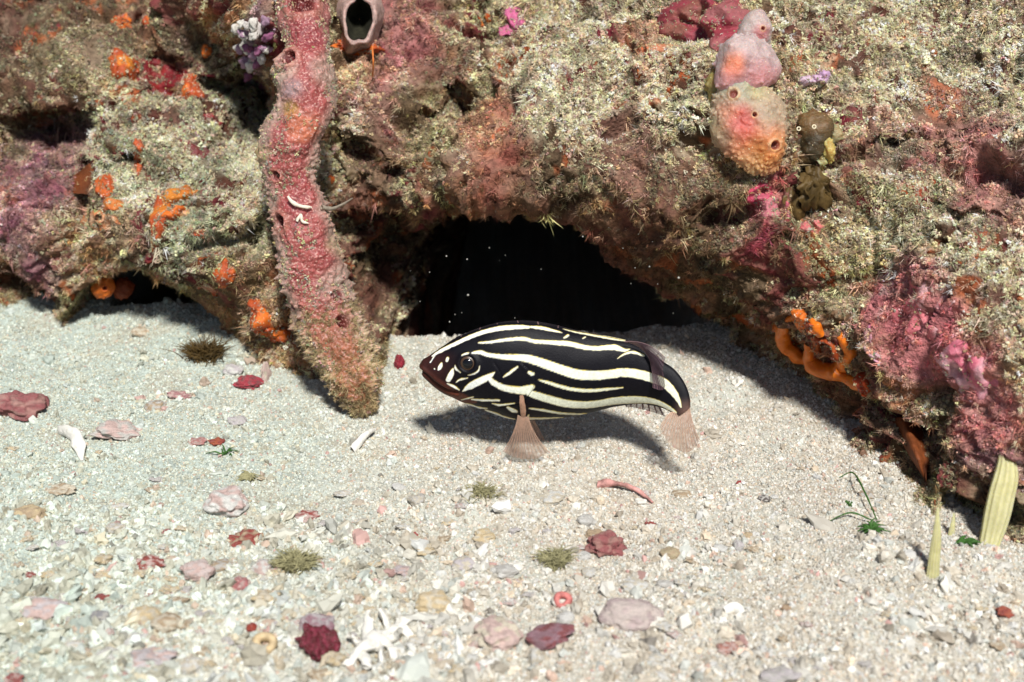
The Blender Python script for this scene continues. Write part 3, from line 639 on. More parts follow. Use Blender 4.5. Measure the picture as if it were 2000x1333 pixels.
M_PINKTWIG = mat('pink_coral_twig', color=(.48, .24, .21), rough=.7, var=.6, vscale=18, bump=.5)
M_WHITECORAL = mat('bleached_coral', color=(.68, .655, .59), rough=.8, var=.12, vscale=30, bump=.7, bscale=50)
o = link('coral_twig', tube_mesh([on_sand(1168, 950, .01), on_sand(1200, 953, .022), on_sand(1240, 965, .024), on_sand(1275, 985, .008)], [.022, .012, .009, .005], M_PINKTWIG, 10, 40))
tag(o, 'thin curved pink coral twig lying on the sand in front of the tail', 'coral twig')
o = link('coral_twig', tube_mesh([on_sand(690, 882, .01), on_sand(712, 864, .03), on_sand(733, 850, .03)], [.016, .02, .006], M_WHITECORAL, flat=.6))
tag(o, 'white pointed stick of coral near the tip of the rope sponge', 'coral twig')
o = link('shell', tube_mesh([on_sand(118, 845, .01), on_sand(136, 856, .03), on_sand(153, 873, .035), on_sand(160, 900, .0)], [.02, .036, .034, .006], M_WHITECORAL, flat=.5))
tag(o, 'curved white shell fragment beside the big maroon slab', 'shell')
o = link('shell', tube_mesh([on_sand(1412, 1200, .012), on_sand(1432, 1196, .02), on_sand(1452, 1206, .012)], [.016, .03, .02], M_WHITECORAL, flat=.7))
tag(o, 'jagged white shell splinter on the open foreground sand', 'shell')
# red coral ring, tan coral ring
def ring(px, py, R, r, mt, name, lb, ct, tree=None, tilt=0.5):
    P_, N_ = hit(px, py, tree or SBVH); k = K(P_); view = (CAM-P_)/np.linalg.norm(CAM-P_); nn_ = view+N_*tilt; nn_ /= np.linalg.norm(nn_)
    u = np.cross([0, 0, 1.], nn_); u /= np.linalg.norm(u); v = np.cross(nn_, u); th = np.linspace(0, 2*math.pi, 22)
    ph = np.linspace(0, 2*math.pi, 10, endpoint=False); rr = R*k*(1+.1*np.sin(3*th+px))
    c0 = P_+nn_*(r*k)+N_*r*k*.6
    rad = u[None]*np.cos(th)[:, None]+v[None]*np.sin(th)[:, None]
    P2 = c0+rad[:, None]*(rr[:, None]+r*k*np.cos(ph)[None])[..., None]+nn_*(np.sin(ph)*r*k*1.5)[None, :, None]
    o_ = link(name, mesh_from(name, P2.reshape(-1, 3), grid_faces(22, 10, True), mt))
    return tag(o_, lb, ct) if lb else o_
M_REDRING = mat('red_ring', color=(.52, .17, .15), rough=.7, var=.4, vscale=40)
M_TANRING = mat('tan_ring', color=(.50, .38, .22), rough=.75, var=.3, vscale=40)
ring(1100, 1180, 12, 7, M_REDRING, 'coral_ring', 'little red coral ring above a bright white pebble', 'coral ring')
ring(516, 1266, 16, 9, M_TANRING, 'coral_ring', 'tan coral ring beside the dark crimson clump', 'coral ring')
# bleached branching coral
root = empty('branching_coral', on_sand(730, 1260)); tag(root, 'bleached white branching coral fragment beside the dark crimson clump', 'coral fragment')
def child_at(o_, parent): o_.parent = parent; o_.matrix_parent_inverse = parent.matrix_basis.inverted(); return o_
br = [((806,1212),(770,1238),(738,1262),.05,.040,.06),((742,1258),(708,1286),(660,1318),.07,.044,.03),((772,1240),(760,1222),(742,1206),.05,.030,.08),((745,1262),(768,1276),(790,1300),.05,.032,.03),
      ((728,1272),(742,1296),(738,1326),.06,.034,.04),((712,1282),(694,1268),(676,1262),.06,.030,.08),((694,1296),(704,1312),(708,1332),.06,.030,.07),((782,1232),(800,1238),(822,1250),.05,.026,.03),
      ((722,1270),(714,1250),(716,1232),.07,.028,.12),((674,1308),(664,1296),(652,1290),.04,.024,.06),((690,1222),(705,1230),(722,1240),.03,.024,.03),((765,1250),(775,1258),(792,1262),.07,.026,.10)]
for q, (p0, p1, p2, l, r0, l2) in enumerate(br):
    p0, p1, p2 = [(735+(a_-735)*.82, 1268+(b_3-1268)*.82) for a_, b_3 in (p0, p1, p2)]; l -= .03; l2 -= .03; r0 *= .9
    o = link('branch', tube_mesh([on_sand(*p0, .02), on_sand(*p1, l), on_sand(*p2, l2)], [r0*.8, r0*.62, r0*.38], M_WHITECORAL, 12, 14)); child_at(o, root)
    m = o.data; v = np.empty(len(m.vertices)*3, np.float32); m.vertices.foreach_get('co', v); v = v.reshape(-1, 3)
    v += (.024*np.stack([noise(v, 13, 1.+q), noise(v, 13, 30.), noise(v, 13, 60.)], -1)+.008*np.stack([noise(v, 45, 1.), noise(v, 45, 30.), noise(v, 45, 60.)], -1)); m.vertices.foreach_set('co', v.ravel())
# dark crimson clump with little knobs
root = empty('crimson_clump', on_sand(620, 1262)); tag(root, 'dark crimson knobbly clump beside the bleached branching coral', 'coral clump')
for q in range(9):
    an = q*2.39; rr = 9+7*math.sqrt(q)
    m = stone_mesh(500+q, (.13, .012, .02), 3, .9, .35, (.28, .04, .07)); o = link('knob', m); drop(o, 622+rr*math.cos(an), 1268+rr*.75*math.sin(an), 18, 15, q*20, .1, .01); child_at(o, root)

# ---------------------------------------------------------------- generic growths
def push(P_, N_, feats):                # feats: (centre, radius, height) narrow cones
    d = np.zeros(len(P_))
    for s_ in range(0, len(feats), 64):
        f_ = feats[s_:s_+64]; C_ = np.array([q[0] for q in f_]); r_ = np.array([q[1] for q in f_]); h_ = np.array([q[2] for q in f_])
        D_ = np.linalg.norm(P_[:, None]-C_[None], axis=2)/r_[None]
        d = np.maximum(d, (h_[None]*np.clip(1-D_, 0, 1)**1.5).max(1))
    return d
def oscula(P_, N_, D_, colr, oscs, inner=(.22, .012, .012), rimc=None):
    for (c0, r, dep) in oscs:
        d = np.linalg.norm(P_-c0, axis=1)/r
        D_ += .22*r*np.exp(-((d-1.15)/.3)**2)-dep*sm(1.0, .55, d)
        w = sm(1.05, .8, d)[:, None]; colr = colr*(1-w)+np.array(inner)*w
        w = (np.exp(-((d-1.3)/.3)**2)*.7)[:, None]; rc = np.array(rimc if rimc is not None else (.55, .4, .33)); colr = colr*(1-w)+rc*w
    return D_, colr
# ---- rope sponge
tb = np.array([(585,-110,50,7.05),(588,-50,50,6.85),(590,20,52,6.68),(598,80,50,6.55),(600,118,62,6.48),(600,160,70,6.42),(588,225,64,6.35),(566,290,68,6.30),(566,345,62,6.27),(579,400,58,6.24),
 (592,455,60,6.2),(603,510,64,6.17),(617,570,66,6.12),(633,625,70,6.07),(656,672,70,6.0),(680,722,60,5.94),(697,762,44,5.90),(708,790,24,5.88),(713,808,4,5.87)], float)
nu, nv = 640, 180
S_ = catmull(tb, nu); C_ = at(S_[:, 0], S_[:, 1], S_[:, 3]); kk = ((C_-CAM)@FWD)*T/1000; R_ = S_[:, 2]*kk*.84
t = np.gradient(C_, axis=0); t /= np.linalg.norm(t, axis=1)[:, None]; vw = (CAM-C_); vw /= np.linalg.norm(vw, axis=1)[:, None]
a1 = np.cross(t, vw); a1 /= np.linalg.norm(a1, axis=1)[:, None]; b1 = np.cross(a1, t)
if (b1*vw).sum() < 0: b1 = -b1
th = np.linspace(0, 2*math.pi, nv, endpoint=False)
dirn = np.cos(th)[None, :, None]*a1[:, None]+.85*np.sin(th)[None, :, None]*b1[:, None]
TP = (C_[:, None]+R_[:, None, None]*dirn).reshape(-1, 3); TN = (dirn/np.linalg.norm(dirn, axis=2)[..., None]).reshape(-1, 3)
Dp = .045*noise(TP, 3.5, 300.)+.022*noise(TP, 9, 310.)+.014*np.abs(noise(TP, 20, 320.))+.009*np.abs(noise(TP, 44, 325.))
sv = np.repeat(np.linspace(0, 1, nu), nv); front = np.sin(np.tile(th, nu)); pxT, pyT = to_px(TP)
r3 = np.random.default_rng(17); feats = []
for q in range(900):
    i_ = int((.12+.875*r3.random()**.62)*(nu-5)); j_ = r3.integers(nv); low = i_/nu; side = abs(math.cos(th[j_]))
    feats.append((TP[i_*nv+j_], .013+.013*r3.random(), (.006+.034*side**2*low**1.6)*(.4+1.2*r3.random())))
Dp += push(TP, TN, feats)
rasp = np.array([.27, .055, .055]); skin = np.array([.33, .235, .185]); org = np.array([.32, .135, .065]); palt = np.array([.40, .31, .17])
w1 = sm(-.5, .3, fbm(TP, 5, 3, 330.))[:, None]
colT = rasp*(1-w1*.5)+np.array([.32, .085, .07])*w1*.5
lowm = (sm(560, 720, pyT+40*noise(TP, 6, 331.)))[:, None]; colT = colT*(1-lowm)+org*lowm
edge = sm(.50, .92, np.abs(np.cos(np.tile(th, nu)))+.22*noise(TP, 7, 332.))[:, None]*(.35+.55*sm(90, 110, pyT))[:, None]
colT = colT*(1-edge)+(skin*(1-lowm)+palt*lowm)*edge*1.0
top = sm(100, 92, pyT)[:, None]; colT = colT*(1-top)+colT*np.array([.85, .75, .8])*top
for (px, py, r, cc) in ((555,140,34,skin*1.2),(575,175,30,(.30,.24,.24)),(640,140,42,skin),(570,215,22,(.34,.24,.06)),(500,300,26,(.32,.25,.10)),(660,480,30,palt),(650,560,40,skin*.9),(590,245,40,(.5,.16,.08)),(740,700,25,palt)):
    d = np.hypot(pxT-px, pyT-py)/r; w = (.75*sm(1.2, .3, d+.3*noise(TP, 12, 340.))*(front > -.2))[:, None]; colT = colT*(1-w)+np.array(cc)*w
def tnear(px, py):
    d = (pxT-px)**2+(pyT-py)**2+1e6*(front < 0); return TP[int(np.argmin(d))]
kT = .0024
Dp, colT = oscula(TP, TN, Dp, colT, [(tnear(562,113), 17*kT, .05), (tnear(548,433), 17*kT, .06), (tnear(671,629), 17*kT, .09), (tnear(590,8), 26*kT, .05), (tnear(533,345), 10*kT, .03),
      (tnear(568,598), 9*kT, .03), (tnear(655,578), 12*kT, .012)], (.10, .010, .010), (.36, .15, .11))
TP2 = TP+TN*Dp[:, None]; th_T = th.copy(); nuT = nu
tube = link('rope_sponge', mesh_from('rope_sponge', TP2, grid_faces(nu, nv, True), M_SPONGE, colT)); tag(tube, 'long raspberry-red rope sponge hanging down the rock to the sand', 'sponge')
def surf(px, py, out=.012):
    p = tnear(px, py); v_ = CAM-p; return p+v_/np.linalg.norm(v_)*(out+.03)
o = link('worm_tube', tube_mesh([surf(562,384), surf(570,396), surf(585,402), surf(597,405), surf(609,406)], [.005, .008, .008, .008, .004], M_TUBE)); tag(o, 'bent white worm tube across the middle of the red rope sponge', 'worm tube')
o = link('worm_tube', tube_mesh([surf(580,432), surf(588,420), surf(590,432), surf(602,436)], [.006, .007, .007, .004], M_TUBE)); tag(o, 'short hooked white worm tube just below the bent one on the rope sponge', 'worm tube')

# ---- ovoid sponges
def ovoid(name, px, py, Yc, ra, rb, rd, tilt, colf, oscs=(), con=0, conh=.03, lump=.05, parent=None, mt=None, seed=1, sub=(150, 220), rimc=None):
    nu_, nv_ = sub; c0 = at(px, py, Yc); k = K(c0); ph = np.linspace(0.004, math.pi-.004, nu_); th_ = np.linspace(0, 2*math.pi, nv_, endpoint=False)
    PH, TH = np.meshgrid(ph, th_, indexing='ij'); u = np.stack([np.sin(PH)*np.cos(TH), np.cos(PH), np.sin(PH)*np.sin(TH)], -1).reshape(-1, 3)  # x right, y up, z to viewer
    ct, st_ = math.cos(math.radians(tilt)), math.sin(math.radians(tilt)); L_ = u*np.array([ra, rb, rd])*k
    a_ = L_[:, 0]*ct-L_[:, 1]*st_; b_2 = L_[:, 0]*st_+L_[:, 1]*ct
    W_ = c0+a_[:, None]*RT+b_2[:, None]*UP-L_[:, 2:3]*FWD
    n_ = u/np.array([ra, rb, rd]); n_ /= np.linalg.norm(n_, axis=1)[:, None]
    N_ = (n_[:, 0]*ct-n_[:, 1]*st_)[:, None]*RT+(n_[:, 0]*st_+n_[:, 1]*ct)[:, None]*UP-n_[:, 2:3]*FWD
    D_ = lump*noise(W_, 3.2, seed*7.)+lump*.45*noise(W_, 8, seed*9.)+.006*noise(W_, 22, seed*3.)
    ppx, ppy = to_px(W_); colr = colf(ppx, ppy, u, W_)
    if con:
        r4 = np.random.default_rng(seed); ii = r4.integers(0, len(W_), con)
        D_ += push(W_, N_, [(W_[q], .011+.010*r4.random(), conh*(.35+.9*r4.random())*(.35+.65*(1-abs(u[q, 2])))) for q in ii])
    fr = u[:, 2] > 0
    ol = []
    for (ox, oy, r, dep) in oscs:
        q = int(np.argmin((ppx-ox)**2+(ppy-oy)**2+1e6*(~fr))); ol.append((W_[q], r*k, dep))
    if ol: D_, colr = oscula(W_, N_, D_, colr, ol, (.20, .035, .02), rimc or (.50, .30, .16))
    o_ = link(name, mesh_from(name, W_+N_*D_[:, None], grid_faces(nu_, nv_, True), mt or M_JELLY, colr))
    if parent: child_at(o_, parent)
    return o_
def blobw(x, y, cx, cy, r): return sm(1.25, .25, np.hypot(x-cx, y-cy)/r)[:, None]
def col_main(x, y, u, W_):
    c0 = np.array([.34, .25, .165])*np.ones((len(x), 3)); n_ = .35*noise(W_, 9, 3.)
    for (cx, cy, r, cc, s_) in ((1470,285,66,(.50,.15,.06),.9),(1450,235,46,(.46,.07,.06),.85),(1500,300,44,(.52,.19,.05),.9),(1420,215,26,(.48,.20,.12),.6),(1440,165,44,(.32,.31,.23),.7),(1395,250,30,(.36,.27,.14),.5),(1480,170,30,(.36,.33,.14),.5),(1460,330,40,(.46,.26,.10),.6)):
        w = s_*blobw(x, y, cx, cy, r*(1+n_)); c0 = c0*(1-w)+np.array(cc)*w
    return c0
sp = ovoid('ovoid_sponge', 1464, 245, 6.0, 66, 98, 52, 17, col_main, [(1476,222,5,.03),(1510,283,9,.03),(1432,184,9,.012)], 620, .018, .045, seed=4)
tag(sp, 'plump translucent orange and cream sponge with tiny spikes, on the rock above the cave', 'sponge')
def flatc(c1, c2=None, seed=1.):
    c1 = np.array(c1)*.82; c2 = np.array(c2)*.82 if c2 is not None else c1*.7
    def f_(x, y, u, W_):
        w = sm(-.3, .4, fbm(W_, 6, 3, seed))[:, None]; return c1*(1-w)+c2*w
    return f_
def col_pink(x, y, u, W_):
    c0 = flatc((.50,.38,.36), (.48,.30,.30))(x, y, u, W_)
    for (cx, cy, r, cc, s_) in ((1435,130,26,(.62,.18,.08),.85),(1480,160,40,(.52,.20,.20),.7),(1430,160,30,(.52,.2,.2),.5)):
        w = s_*blobw(x, y, cx, cy, r); c0 = c0*(1-w)+np.array(cc)*w
    return c0
p = empty('pink_sponge', at(1460, 130, 6.15)); tag(p, 'pale pink translucent sponge growing directly above the orange and cream one', 'sponge')
ovoid('lobe', 1452, 134, 6.10, 54, 50, 38, -16, col_pink, [], 60, .016, .07, p, seed=6)
def col_up(x, y, u, W_):
    c0 = flatc((.46,.37,.34), (.44,.33,.31))(x, y, u, W_); w = .8*blobw(x, y, 1488, 68, 22); return c0*(1-w)+np.array((.50,.17,.18))*w
ovoid('lobe', 1482, 70, 6.24, 40, 46, 34, 16, col_up, [(1490,56,4,.015)], 40, .014, .07, p, seed=7)
sp = ovoid('yellow_sponge', 1402, 168, 6.12, 22, 34, 20, -8, flatc((.38,.30,.08), (.30,.22,.07), 5.), [], 30, .015, .03, seed=10, sub=(60, 80)); tag(sp, 'small mustard sponge squeezed beside the pale pink and orange sponges', 'sponge')
# brown sea squirts beside the ovoid sponge, with ring-shaped openings
p = empty('sea_squirt', at(1590, 290, 6.1)); tag(p, 'dark brown and yellow sea squirt cluster beside the plump orange and cream sponge', 'sea squirt')
for q, (px, py, Yc, a1_, b1_, c1, c2) in enumerate([(1560,262,6.08,30,34,(.07,.04,.015),(.16,.09,.03)),(1592,262,6.05,28,36,(.16,.09,.03),(.06,.04,.015)),(1618,288,6.0,20,36,(.50,.36,.10),(.36,.22,.06)),
     (1574,305,6.06,30,30,(.05,.035,.015),(.14,.08,.025)),(1604,318,6.0,18,24,(.42,.38,.16),(.18,.13,.04)),(1625,258,6.05,15,20,(.34,.30,.16),(.3,.2,.08))]):
    ovoid('lobe', px, py, Yc, a1_*.95, b1_*.95, 22, 5*q, flatc(c1, c2, q+1.), [(1592,322,8,.03)] if q == 4 else [], 60, .016, .065, p, seed=20+q, sub=(60, 80), rimc=(.5, .5, .3))
M_RING = mat('pale_ring', color=(.68, .60, .42), rough=.6, var=.1, bump=0)
for q, (px, py) in enumerate(((1560,252),(1590,248))):
    c0 = at(px, py, 5.93); th_ = np.linspace(0, 2*math.pi, 20); k = K(c0)
    rad = np.cos(th_)[:, None]*RT+np.sin(th_)[:, None]*UP; ph = np.linspace(0, 2*math.pi, 8, endpoint=False)
    P2 = c0+rad[:, None]*(3.4*k+1.3*k*np.cos(ph))[None, :, None]-FWD*(1.8*k*np.sin(ph))[None, :, None]
    o = link('opening', mesh_from('opening', P2.reshape(-1, 3), grid_faces(20, 8, True), M_RING)); child_at(o, p)
# brown drooping weed below it
p = empty('brown_weed', at(1590, 360, 6.0)); tag(p, 'drooping brown weed with broad crinkled blades below the sea squirts', 'seaweed')
r5 = np.random.default_rng(5)
for q in range(13):
    x0 = 1540+r5.uniform(0, 60); y0 = 335+r5.uniform(-10, 40); x1 = x0+r5.uniform(10, 45); y1 = y0+r5.uniform(35, 75)
    n_ = 18; s_ = np.linspace(0, 1, n_); w_ = 13*np.sin(np.pi*(.15+.8*s_))**.7*(1+.25*np.sin(s_*14+q))
    cx = x0+(x1-x0)*s_+8*np.sin(s_*3+q); cy = y0+(y1-y0)*s_; dep = 5.98-.05*np.sin(s_*3)-r5.uniform(0, .06)
    rows = [at(cx+w_*f_, cy-w_*f_*.3, dep+.014*np.cos(s_*9+f_*3+q)) for f_ in (-1, -.5, 0, .5, 1)]
    P2 = np.stack(rows, 1); P3 = P2.copy()
    P3[..., 1] += .006
    m = mesh_from('blade', np.vstack([P2.reshape(-1, 3), P3.reshape(-1, 3)]), np.vstack([grid_faces(n_, 5), grid_faces(n_, 5)[:, ::-1]+n_*5]), M_BROWN)
    o = link('blade', m); child_at(o, p)

# ---- crusts that follow the rock
GROW = []
def crust_mesh(px, py, ra, rb, tilt, thick, c1, c2, oscs=(), seed=1, nr=26, na_=64, edge=.25, lumps=.3):
    hs = [hit(px+dx*ra*.4, py+dy*rb*.4, RBVH) for dx in (-1, 0, 1) for dy in (-1, 0, 1)]
    c0 = hs[4][0]; ys_ = np.array([h_[0][1] for h_ in hs]); N0 = np.mean([h_[1] for h_ in hs], axis=0)
    view = (CAM-c0)/np.linalg.norm(CAM-c0); N0 = N0/np.linalg.norm(N0)+view*.9; N0 /= np.linalg.norm(N0)
    u = RT-N0*(RT@N0); u /= np.linalg.norm(u); v = np.cross(N0, u); v = v if v@UP > 0 else -v
    k = K(c0); fs = 1/max(.55, N0@view)
    ct, st_ = math.cos(math.radians(tilt)), math.sin(math.radians(tilt))
    rr = np.linspace(0, 1, nr)[1:]; an = np.linspace(0, 2*math.pi, na_, endpoint=False)
    rim = 1+edge*noise(np.stack([np.cos(an)*1.4, np.sin(an)*1.4, np.full(na_, seed*3.1)], -1))*1.5+edge*.5*noise(np.stack([np.cos(an)*4, np.sin(an)*4, np.full(na_, seed*5.1)], -1))
    q = [(0, 0)]+[(r*rim[j]*math.cos(an[j]), r*rim[j]*math.sin(an[j])) for r in rr for j in range(na_)]; q = np.array(q)
    rad = np.concatenate([[0], np.repeat(rr, na_)])
    A_ = q[:, 0]*ra*ct-q[:, 1]*rb*st_; B_ = q[:, 0]*ra*st_+q[:, 1]*rb*ct
    base = c0+u*(A_*k)[:, None]+v*(B_*k*fs)[:, None]
    hgt = np.empty(len(base)); dn = Vector(-N0)
    for i_, b in enumerate(base):
        h_ = RBVH.ray_cast(Vector(b+N0*.25), dn, .6); hgt[i_] = .25-h_[3] if h_[0] is not None else -.02
    # soften the rock relief under the growth
    H = hgt[1:].reshape(nr-1, na_)
    for _ in range(5): H = (H+np.roll(H, 1, 1)+np.roll(H, -1, 1)+np.vstack([H[:1], H[:-1]])+np.vstack([H[1:], H[-1:]]))/5
    hgt[1:] = H.ravel(); hgt[0] = H[0].mean()
    prof = np.sqrt(np.clip(1-rad**2.4, 0, 1)); P0 = base+N0*hgt[:, None]
    D_ = thick*prof*(1+lumps*1.6*noise(P0, 10, seed*2.))-.016*sm(.7, 1, rad)+.005*noise(P0, 40, seed)-(.028 if thick < .025 else .0)*sm(.0, .5, noise(P0, 13, seed*5.)+.15*rad)
    w = sm(-.3, .35, fbm(P0, 8, 3, seed*4.))[:, None]; colr = np.array(c1)*(1-w)+np.array(c2)*w
    for (ox, oy, r, dep) in oscs:
        cc = c0+u*((ox-px)*k)+v*(-(oy-py)*k*fs); q_ = int(np.argmin(((P0-cc)**2).sum(1)))
        d = np.linalg.norm(base-base[q_], axis=1)/(r*k); D_ += .4*r*k*np.exp(-((d-1.2)/.35)**2)-dep*sm(1.05, .55, d)
        ww = .8*sm(1.0, .6, d)[:, None]; colr = colr*(1-ww)+np.array(c1)*.22*ww
    P2 = P0+N0*D_[:, None]
    rg_ = np.random.default_rng(int(px*7+py)); sel_ = rg_.integers(1, len(P2), int(130*min(1.5, ra*rb/700))); keep_ = (rad[sel_] > .55) | (rg_.random(len(sel_)) < .35); GROW.append(P2[sel_[keep_]]-N0*.002)
    F3 = np.array([(0, 1+j, 1+(j+1) % na_) for j in range(na_)]); F4 = grid_faces(nr-1, na_, True)+1
    F3b = np.vstack([F3, F4[:, [0, 1, 2]], F4[:, [0, 2, 3]]])
    return mesh_from('crust', P2, F3b, M_CRUST, colr)
ORG = (.60, .135, .014); ORD = (.36, .06, .014); DRD = (.15, .008, .012); MAG = (.50, .10, .22)
crusts = [
 ('orange_sponge','sponge','bright orange curled sponge low on the boulder, next to the rope sponge foot',[(508,625,20,30,10,.055,ORG,ORD,[]),(533,650,26,17,-20,.05,ORG,ORD,[])]),
 ('orange_sponge','sponge','orange oval sponge patch on the boulder above the curled one',[(437,540,17,30,-12,.03,(.60,.15,.02),ORD,[]),(408,565,20,16,0,.02,ORD,TAN,[])]),
 ('orange_sponge','sponge','long ochre-orange arched sponge high on the boulder',[(350,384,38,17,22,.04,(.50,.17,.02),(.42,.12,.015),[]),(310,425,17,46,-5,.03,(.52,.16,.02),ORD,[]),(335,415,22,16,20,.03,ORG,ORD,[])]),
 ('orange_sponge','sponge','broken orange-red ring of sponge beside the long ochre arch',[(372,450,26,12,-10,.02,(.55,.08,.02),TAN,[]),(360,425,16,12,0,.02,(.5,.2,.05),TAN,[])]),
 ('orange_sponge','sponge','orange lumpy sponge above the dark red slick, near the reef top',[(240,125,32,26,-10,.04,(.62,.20,.02),ORD,[])]),
 ('orange_sponge','sponge','orange fringe sponge at the edge of the dark red slick',[(375,172,19,24,10,.03,ORG,ORD,[])]),
 ('red_sponge','sponge','glossy dark red sponge slick in a fold of the rock',[(318,158,52,34,-22,.02,DRD,(.2,.012,.012),[])]),
 ('orange_sponge','sponge','pair of small orange sponge knobs at the very top of the reef',[(240,43,17,11,0,.025,ORG,ORD,[]),(285,42,18,10,-12,.025,ORG,ORD,[])]),
 ('orange_sponge','sponge','orange lip beside the small black pore near the rope sponge top',[(403,98,11,12,0,.025,ORG,ORG,[])]),
 ('orange_sponge','sponge','orange sponge at the base of the open black tube beside the rope sponge',[(690,92,38,13,-4,.04,ORG,ORD,[(668,92,5,.01)])]),
 ('orange_sponge','sponge','faint orange patch in the middle of the overhang above the cave',[(975,262,26,17,0,.015,(.50,.13,.03),(.35,.10,.05),[])]),
 ('orange_sponge','sponge','speckled orange-red patch left of the plump orange and cream sponge',[(1262,90,38,17,-10,.015,(.55,.10,.03),(.42,.16,.08),[]),(1245,145,9,11,0,.015,ORG,ORD,[])]),
 ('orange_sponge','sponge','small orange sponge with a dark pore near the purple patch',[(948,42,13,13,0,.02,(.55,.2,.02),ORD,[(948,40,5,.03)])]),
 ('orange_sponge','sponge','orange sponge finger standing above the ochre-brown crust',[(275,318,10,24,0,.03,(.48,.10,.03),ORD,[])]),
 ('orange_sponge','sponge','orange-brown sponge crust around the square hollow',[(152,372,14,26,10,.02,(.17,.045,.012),(.12,.035,.012),[]),(205,365,22,18,-20,.03,ORD,(.5,.11,.02),[]),(215,400,22,13,0,.025,(.5,.15,.03),ORD,[])]),
 ('orange_sponge','sponge','peach ringed sponge with a dark pore under the square hollow',[(195,430,30,20,0,.03,(.52,.30,.18),(.5,.17,.06),[(193,425,8,.03)])]),
 ('orange_sponge','sponge','small orange sponge knob in the shade beside the rope sponge',[(645,352,9,9,0,.02,ORG,ORD,[])]),
 ('maroon_sponge','sponge','small smooth maroon pad above the teal-grey boulder',[(412,236,20,14,0,.02,(.20,.015,.02),(.26,.03,.03),[])]),
 ('maroon_sponge','sponge','long dark maroon pad on the teal-grey boulder',[(395,300,36,15,-25,.02,(.15,.03,.03),(.1,.03,.03),[])]),
 ('maroon_sponge','sponge','smooth maroon sponge sheet at the top of the reef beside the pale pink one',[(1410,48,44,42,10,.09,(.26,.035,.05),(.28,.09,.09),[]),(1345,50,58,36,-6,.07,(.20,.07,.05),(.24,.035,.05),[])]),
 ('coralline_crust','coralline algae','vivid magenta crust patch near the top middle of the reef',[(1000,40,24,22,-20,.02,MAG,(.42,.12,.22),[]),(992,60,20,12,0,.02,MAG,(.45,.1,.2),[])]),
 ('coralline_crust','coralline algae','lilac knobs of crust beside the pale crumbly tuft',[(1575,160,17,9,15,.035,(.46,.28,.44),(.5,.36,.44),[]),(1605,152,16,13,-10,.04,(.44,.27,.42),(.5,.34,.44),[])]),
 ('coralline_crust','coralline algae','crimson-pink crust below the plump orange and cream sponge',[(1478,385,26,28,-30,.02,(.46,.05,.10),(.40,.08,.12),[]),(1515,410,34,22,-15,.02,(.46,.10,.14),(.42,.14,.16),[])]),
 ('coralline_crust','coralline algae','small coral-red crust under the drooping brown weed',[(1586,446,20,14,0,.025,(.52,.13,.13),(.5,.2,.18),[])]),
 ('coralline_crust','coralline algae','pink crust patch on the shoulder of the rock, above the yellow shoots',[(1790,600,52,48,-30,.022,(.52,.14,.16),(.56,.32,.32),[]),(1880,720,60,48,-35,.022,(.50,.12,.17),(.55,.3,.33),[])]),
 ('coralline_crust','coralline algae','mauve-pink curl of crust beside the orange cup sponge',[(1698,655,10,18,-5,.02,(.44,.13,.22),(.5,.25,.3),[]),(1706,695,24,10,-35,.02,(.46,.2,.3),(.5,.3,.34),[])]),
]
for q, (nm, ct, lb, parts) in enumerate(crusts):
    parts = [(p_[0], p_[1], p_[2]*1.25, p_[3]*1.25, p_[4], p_[5]*(1.25 if p_[5] > .025 else 1), *p_[6:]) for p_ in parts]
    if len(parts) == 1:
        p_ = parts[0]; m = crust_mesh(*p_[:6], p_[6], p_[7], p_[8], q*3+1); o = link(nm, m); tag(o, lb, ct)
    else:
        P_, _n = hit(parts[0][0], parts[0][1], RBVH); e = empty(nm, P_); tag(e, lb, ct)
        for w_, p_ in enumerate(parts):
            m = crust_mesh(*p_[:6], p_[6], p_[7], p_[8], q*3+1+w_); o = link('lobe' if 'sponge' in nm else 'patch', m); child_at(o, e)
o = ovoid('orange_sponge', 202, 558, 6.86, 23, 23, 20, 0, flatc((.66,.15,.014), (.55,.11,.012), 2.), [(205,564,5,.03)], 40, .010, .03, seed=31, sub=(60, 80), mt=M_CRUST, rimc=(.5,.1,.01)); tag(o, 'bright orange ball sponge with one hole at the mouth of the small hollow', 'sponge')
o = ovoid('orange_sponge', 238, 561, 6.98, 19, 20, 16, 0, flatc((.32,.06,.015), (.22,.04,.01), 3.), [], 20, .010, .03, seed=32, sub=(50, 60), mt=M_CRUST); tag(o, 'dim rust-orange sponge inside the small hollow behind the bright ball', 'sponge')
# the orange cup sponge, low on the ledge
P_, _n = hit(1600, 680, RBVH); e = empty('orange_sponge', P_); tag(e, 'vivid orange cup sponge with a wide round mouth, low on the ledge beside the cave', 'sponge')
for w_, p_ in enumerate([(1535,650,20,32,25,.05,ORG,(.72,.19,.015),[]),(1560,622,26,18,-15,.05,ORG,(.62,.13,.012),[]),(1590,640,20,15,-30,.045,ORG,ORD,[]),
      (1612,690,40,34,-20,.03,(.40,.09,.012),(.30,.05,.01),[(1616,684,18,.10)]),(1686,752,26,22,-30,.05,(.40,.05,.012),(.5,.08,.012),[])]):
    o = link('lobe', crust_mesh(*p_[:6], p_[6], p_[7], p_[8], 90+w_, edge=.15)); child_at(o, e)
def wall_pt(px, py, out):
    P_, _n = hit(px, py, RBVH); v_ = CAM-P_; return P_+v_/np.linalg.norm(v_)*out
M_CUP = mat('orange_cup', color=(.66, .16, .012), rough=.36, var=.16, vscale=24, bump=.4, bscale=60, sss=.25, sssr=(.04, .012, .004))
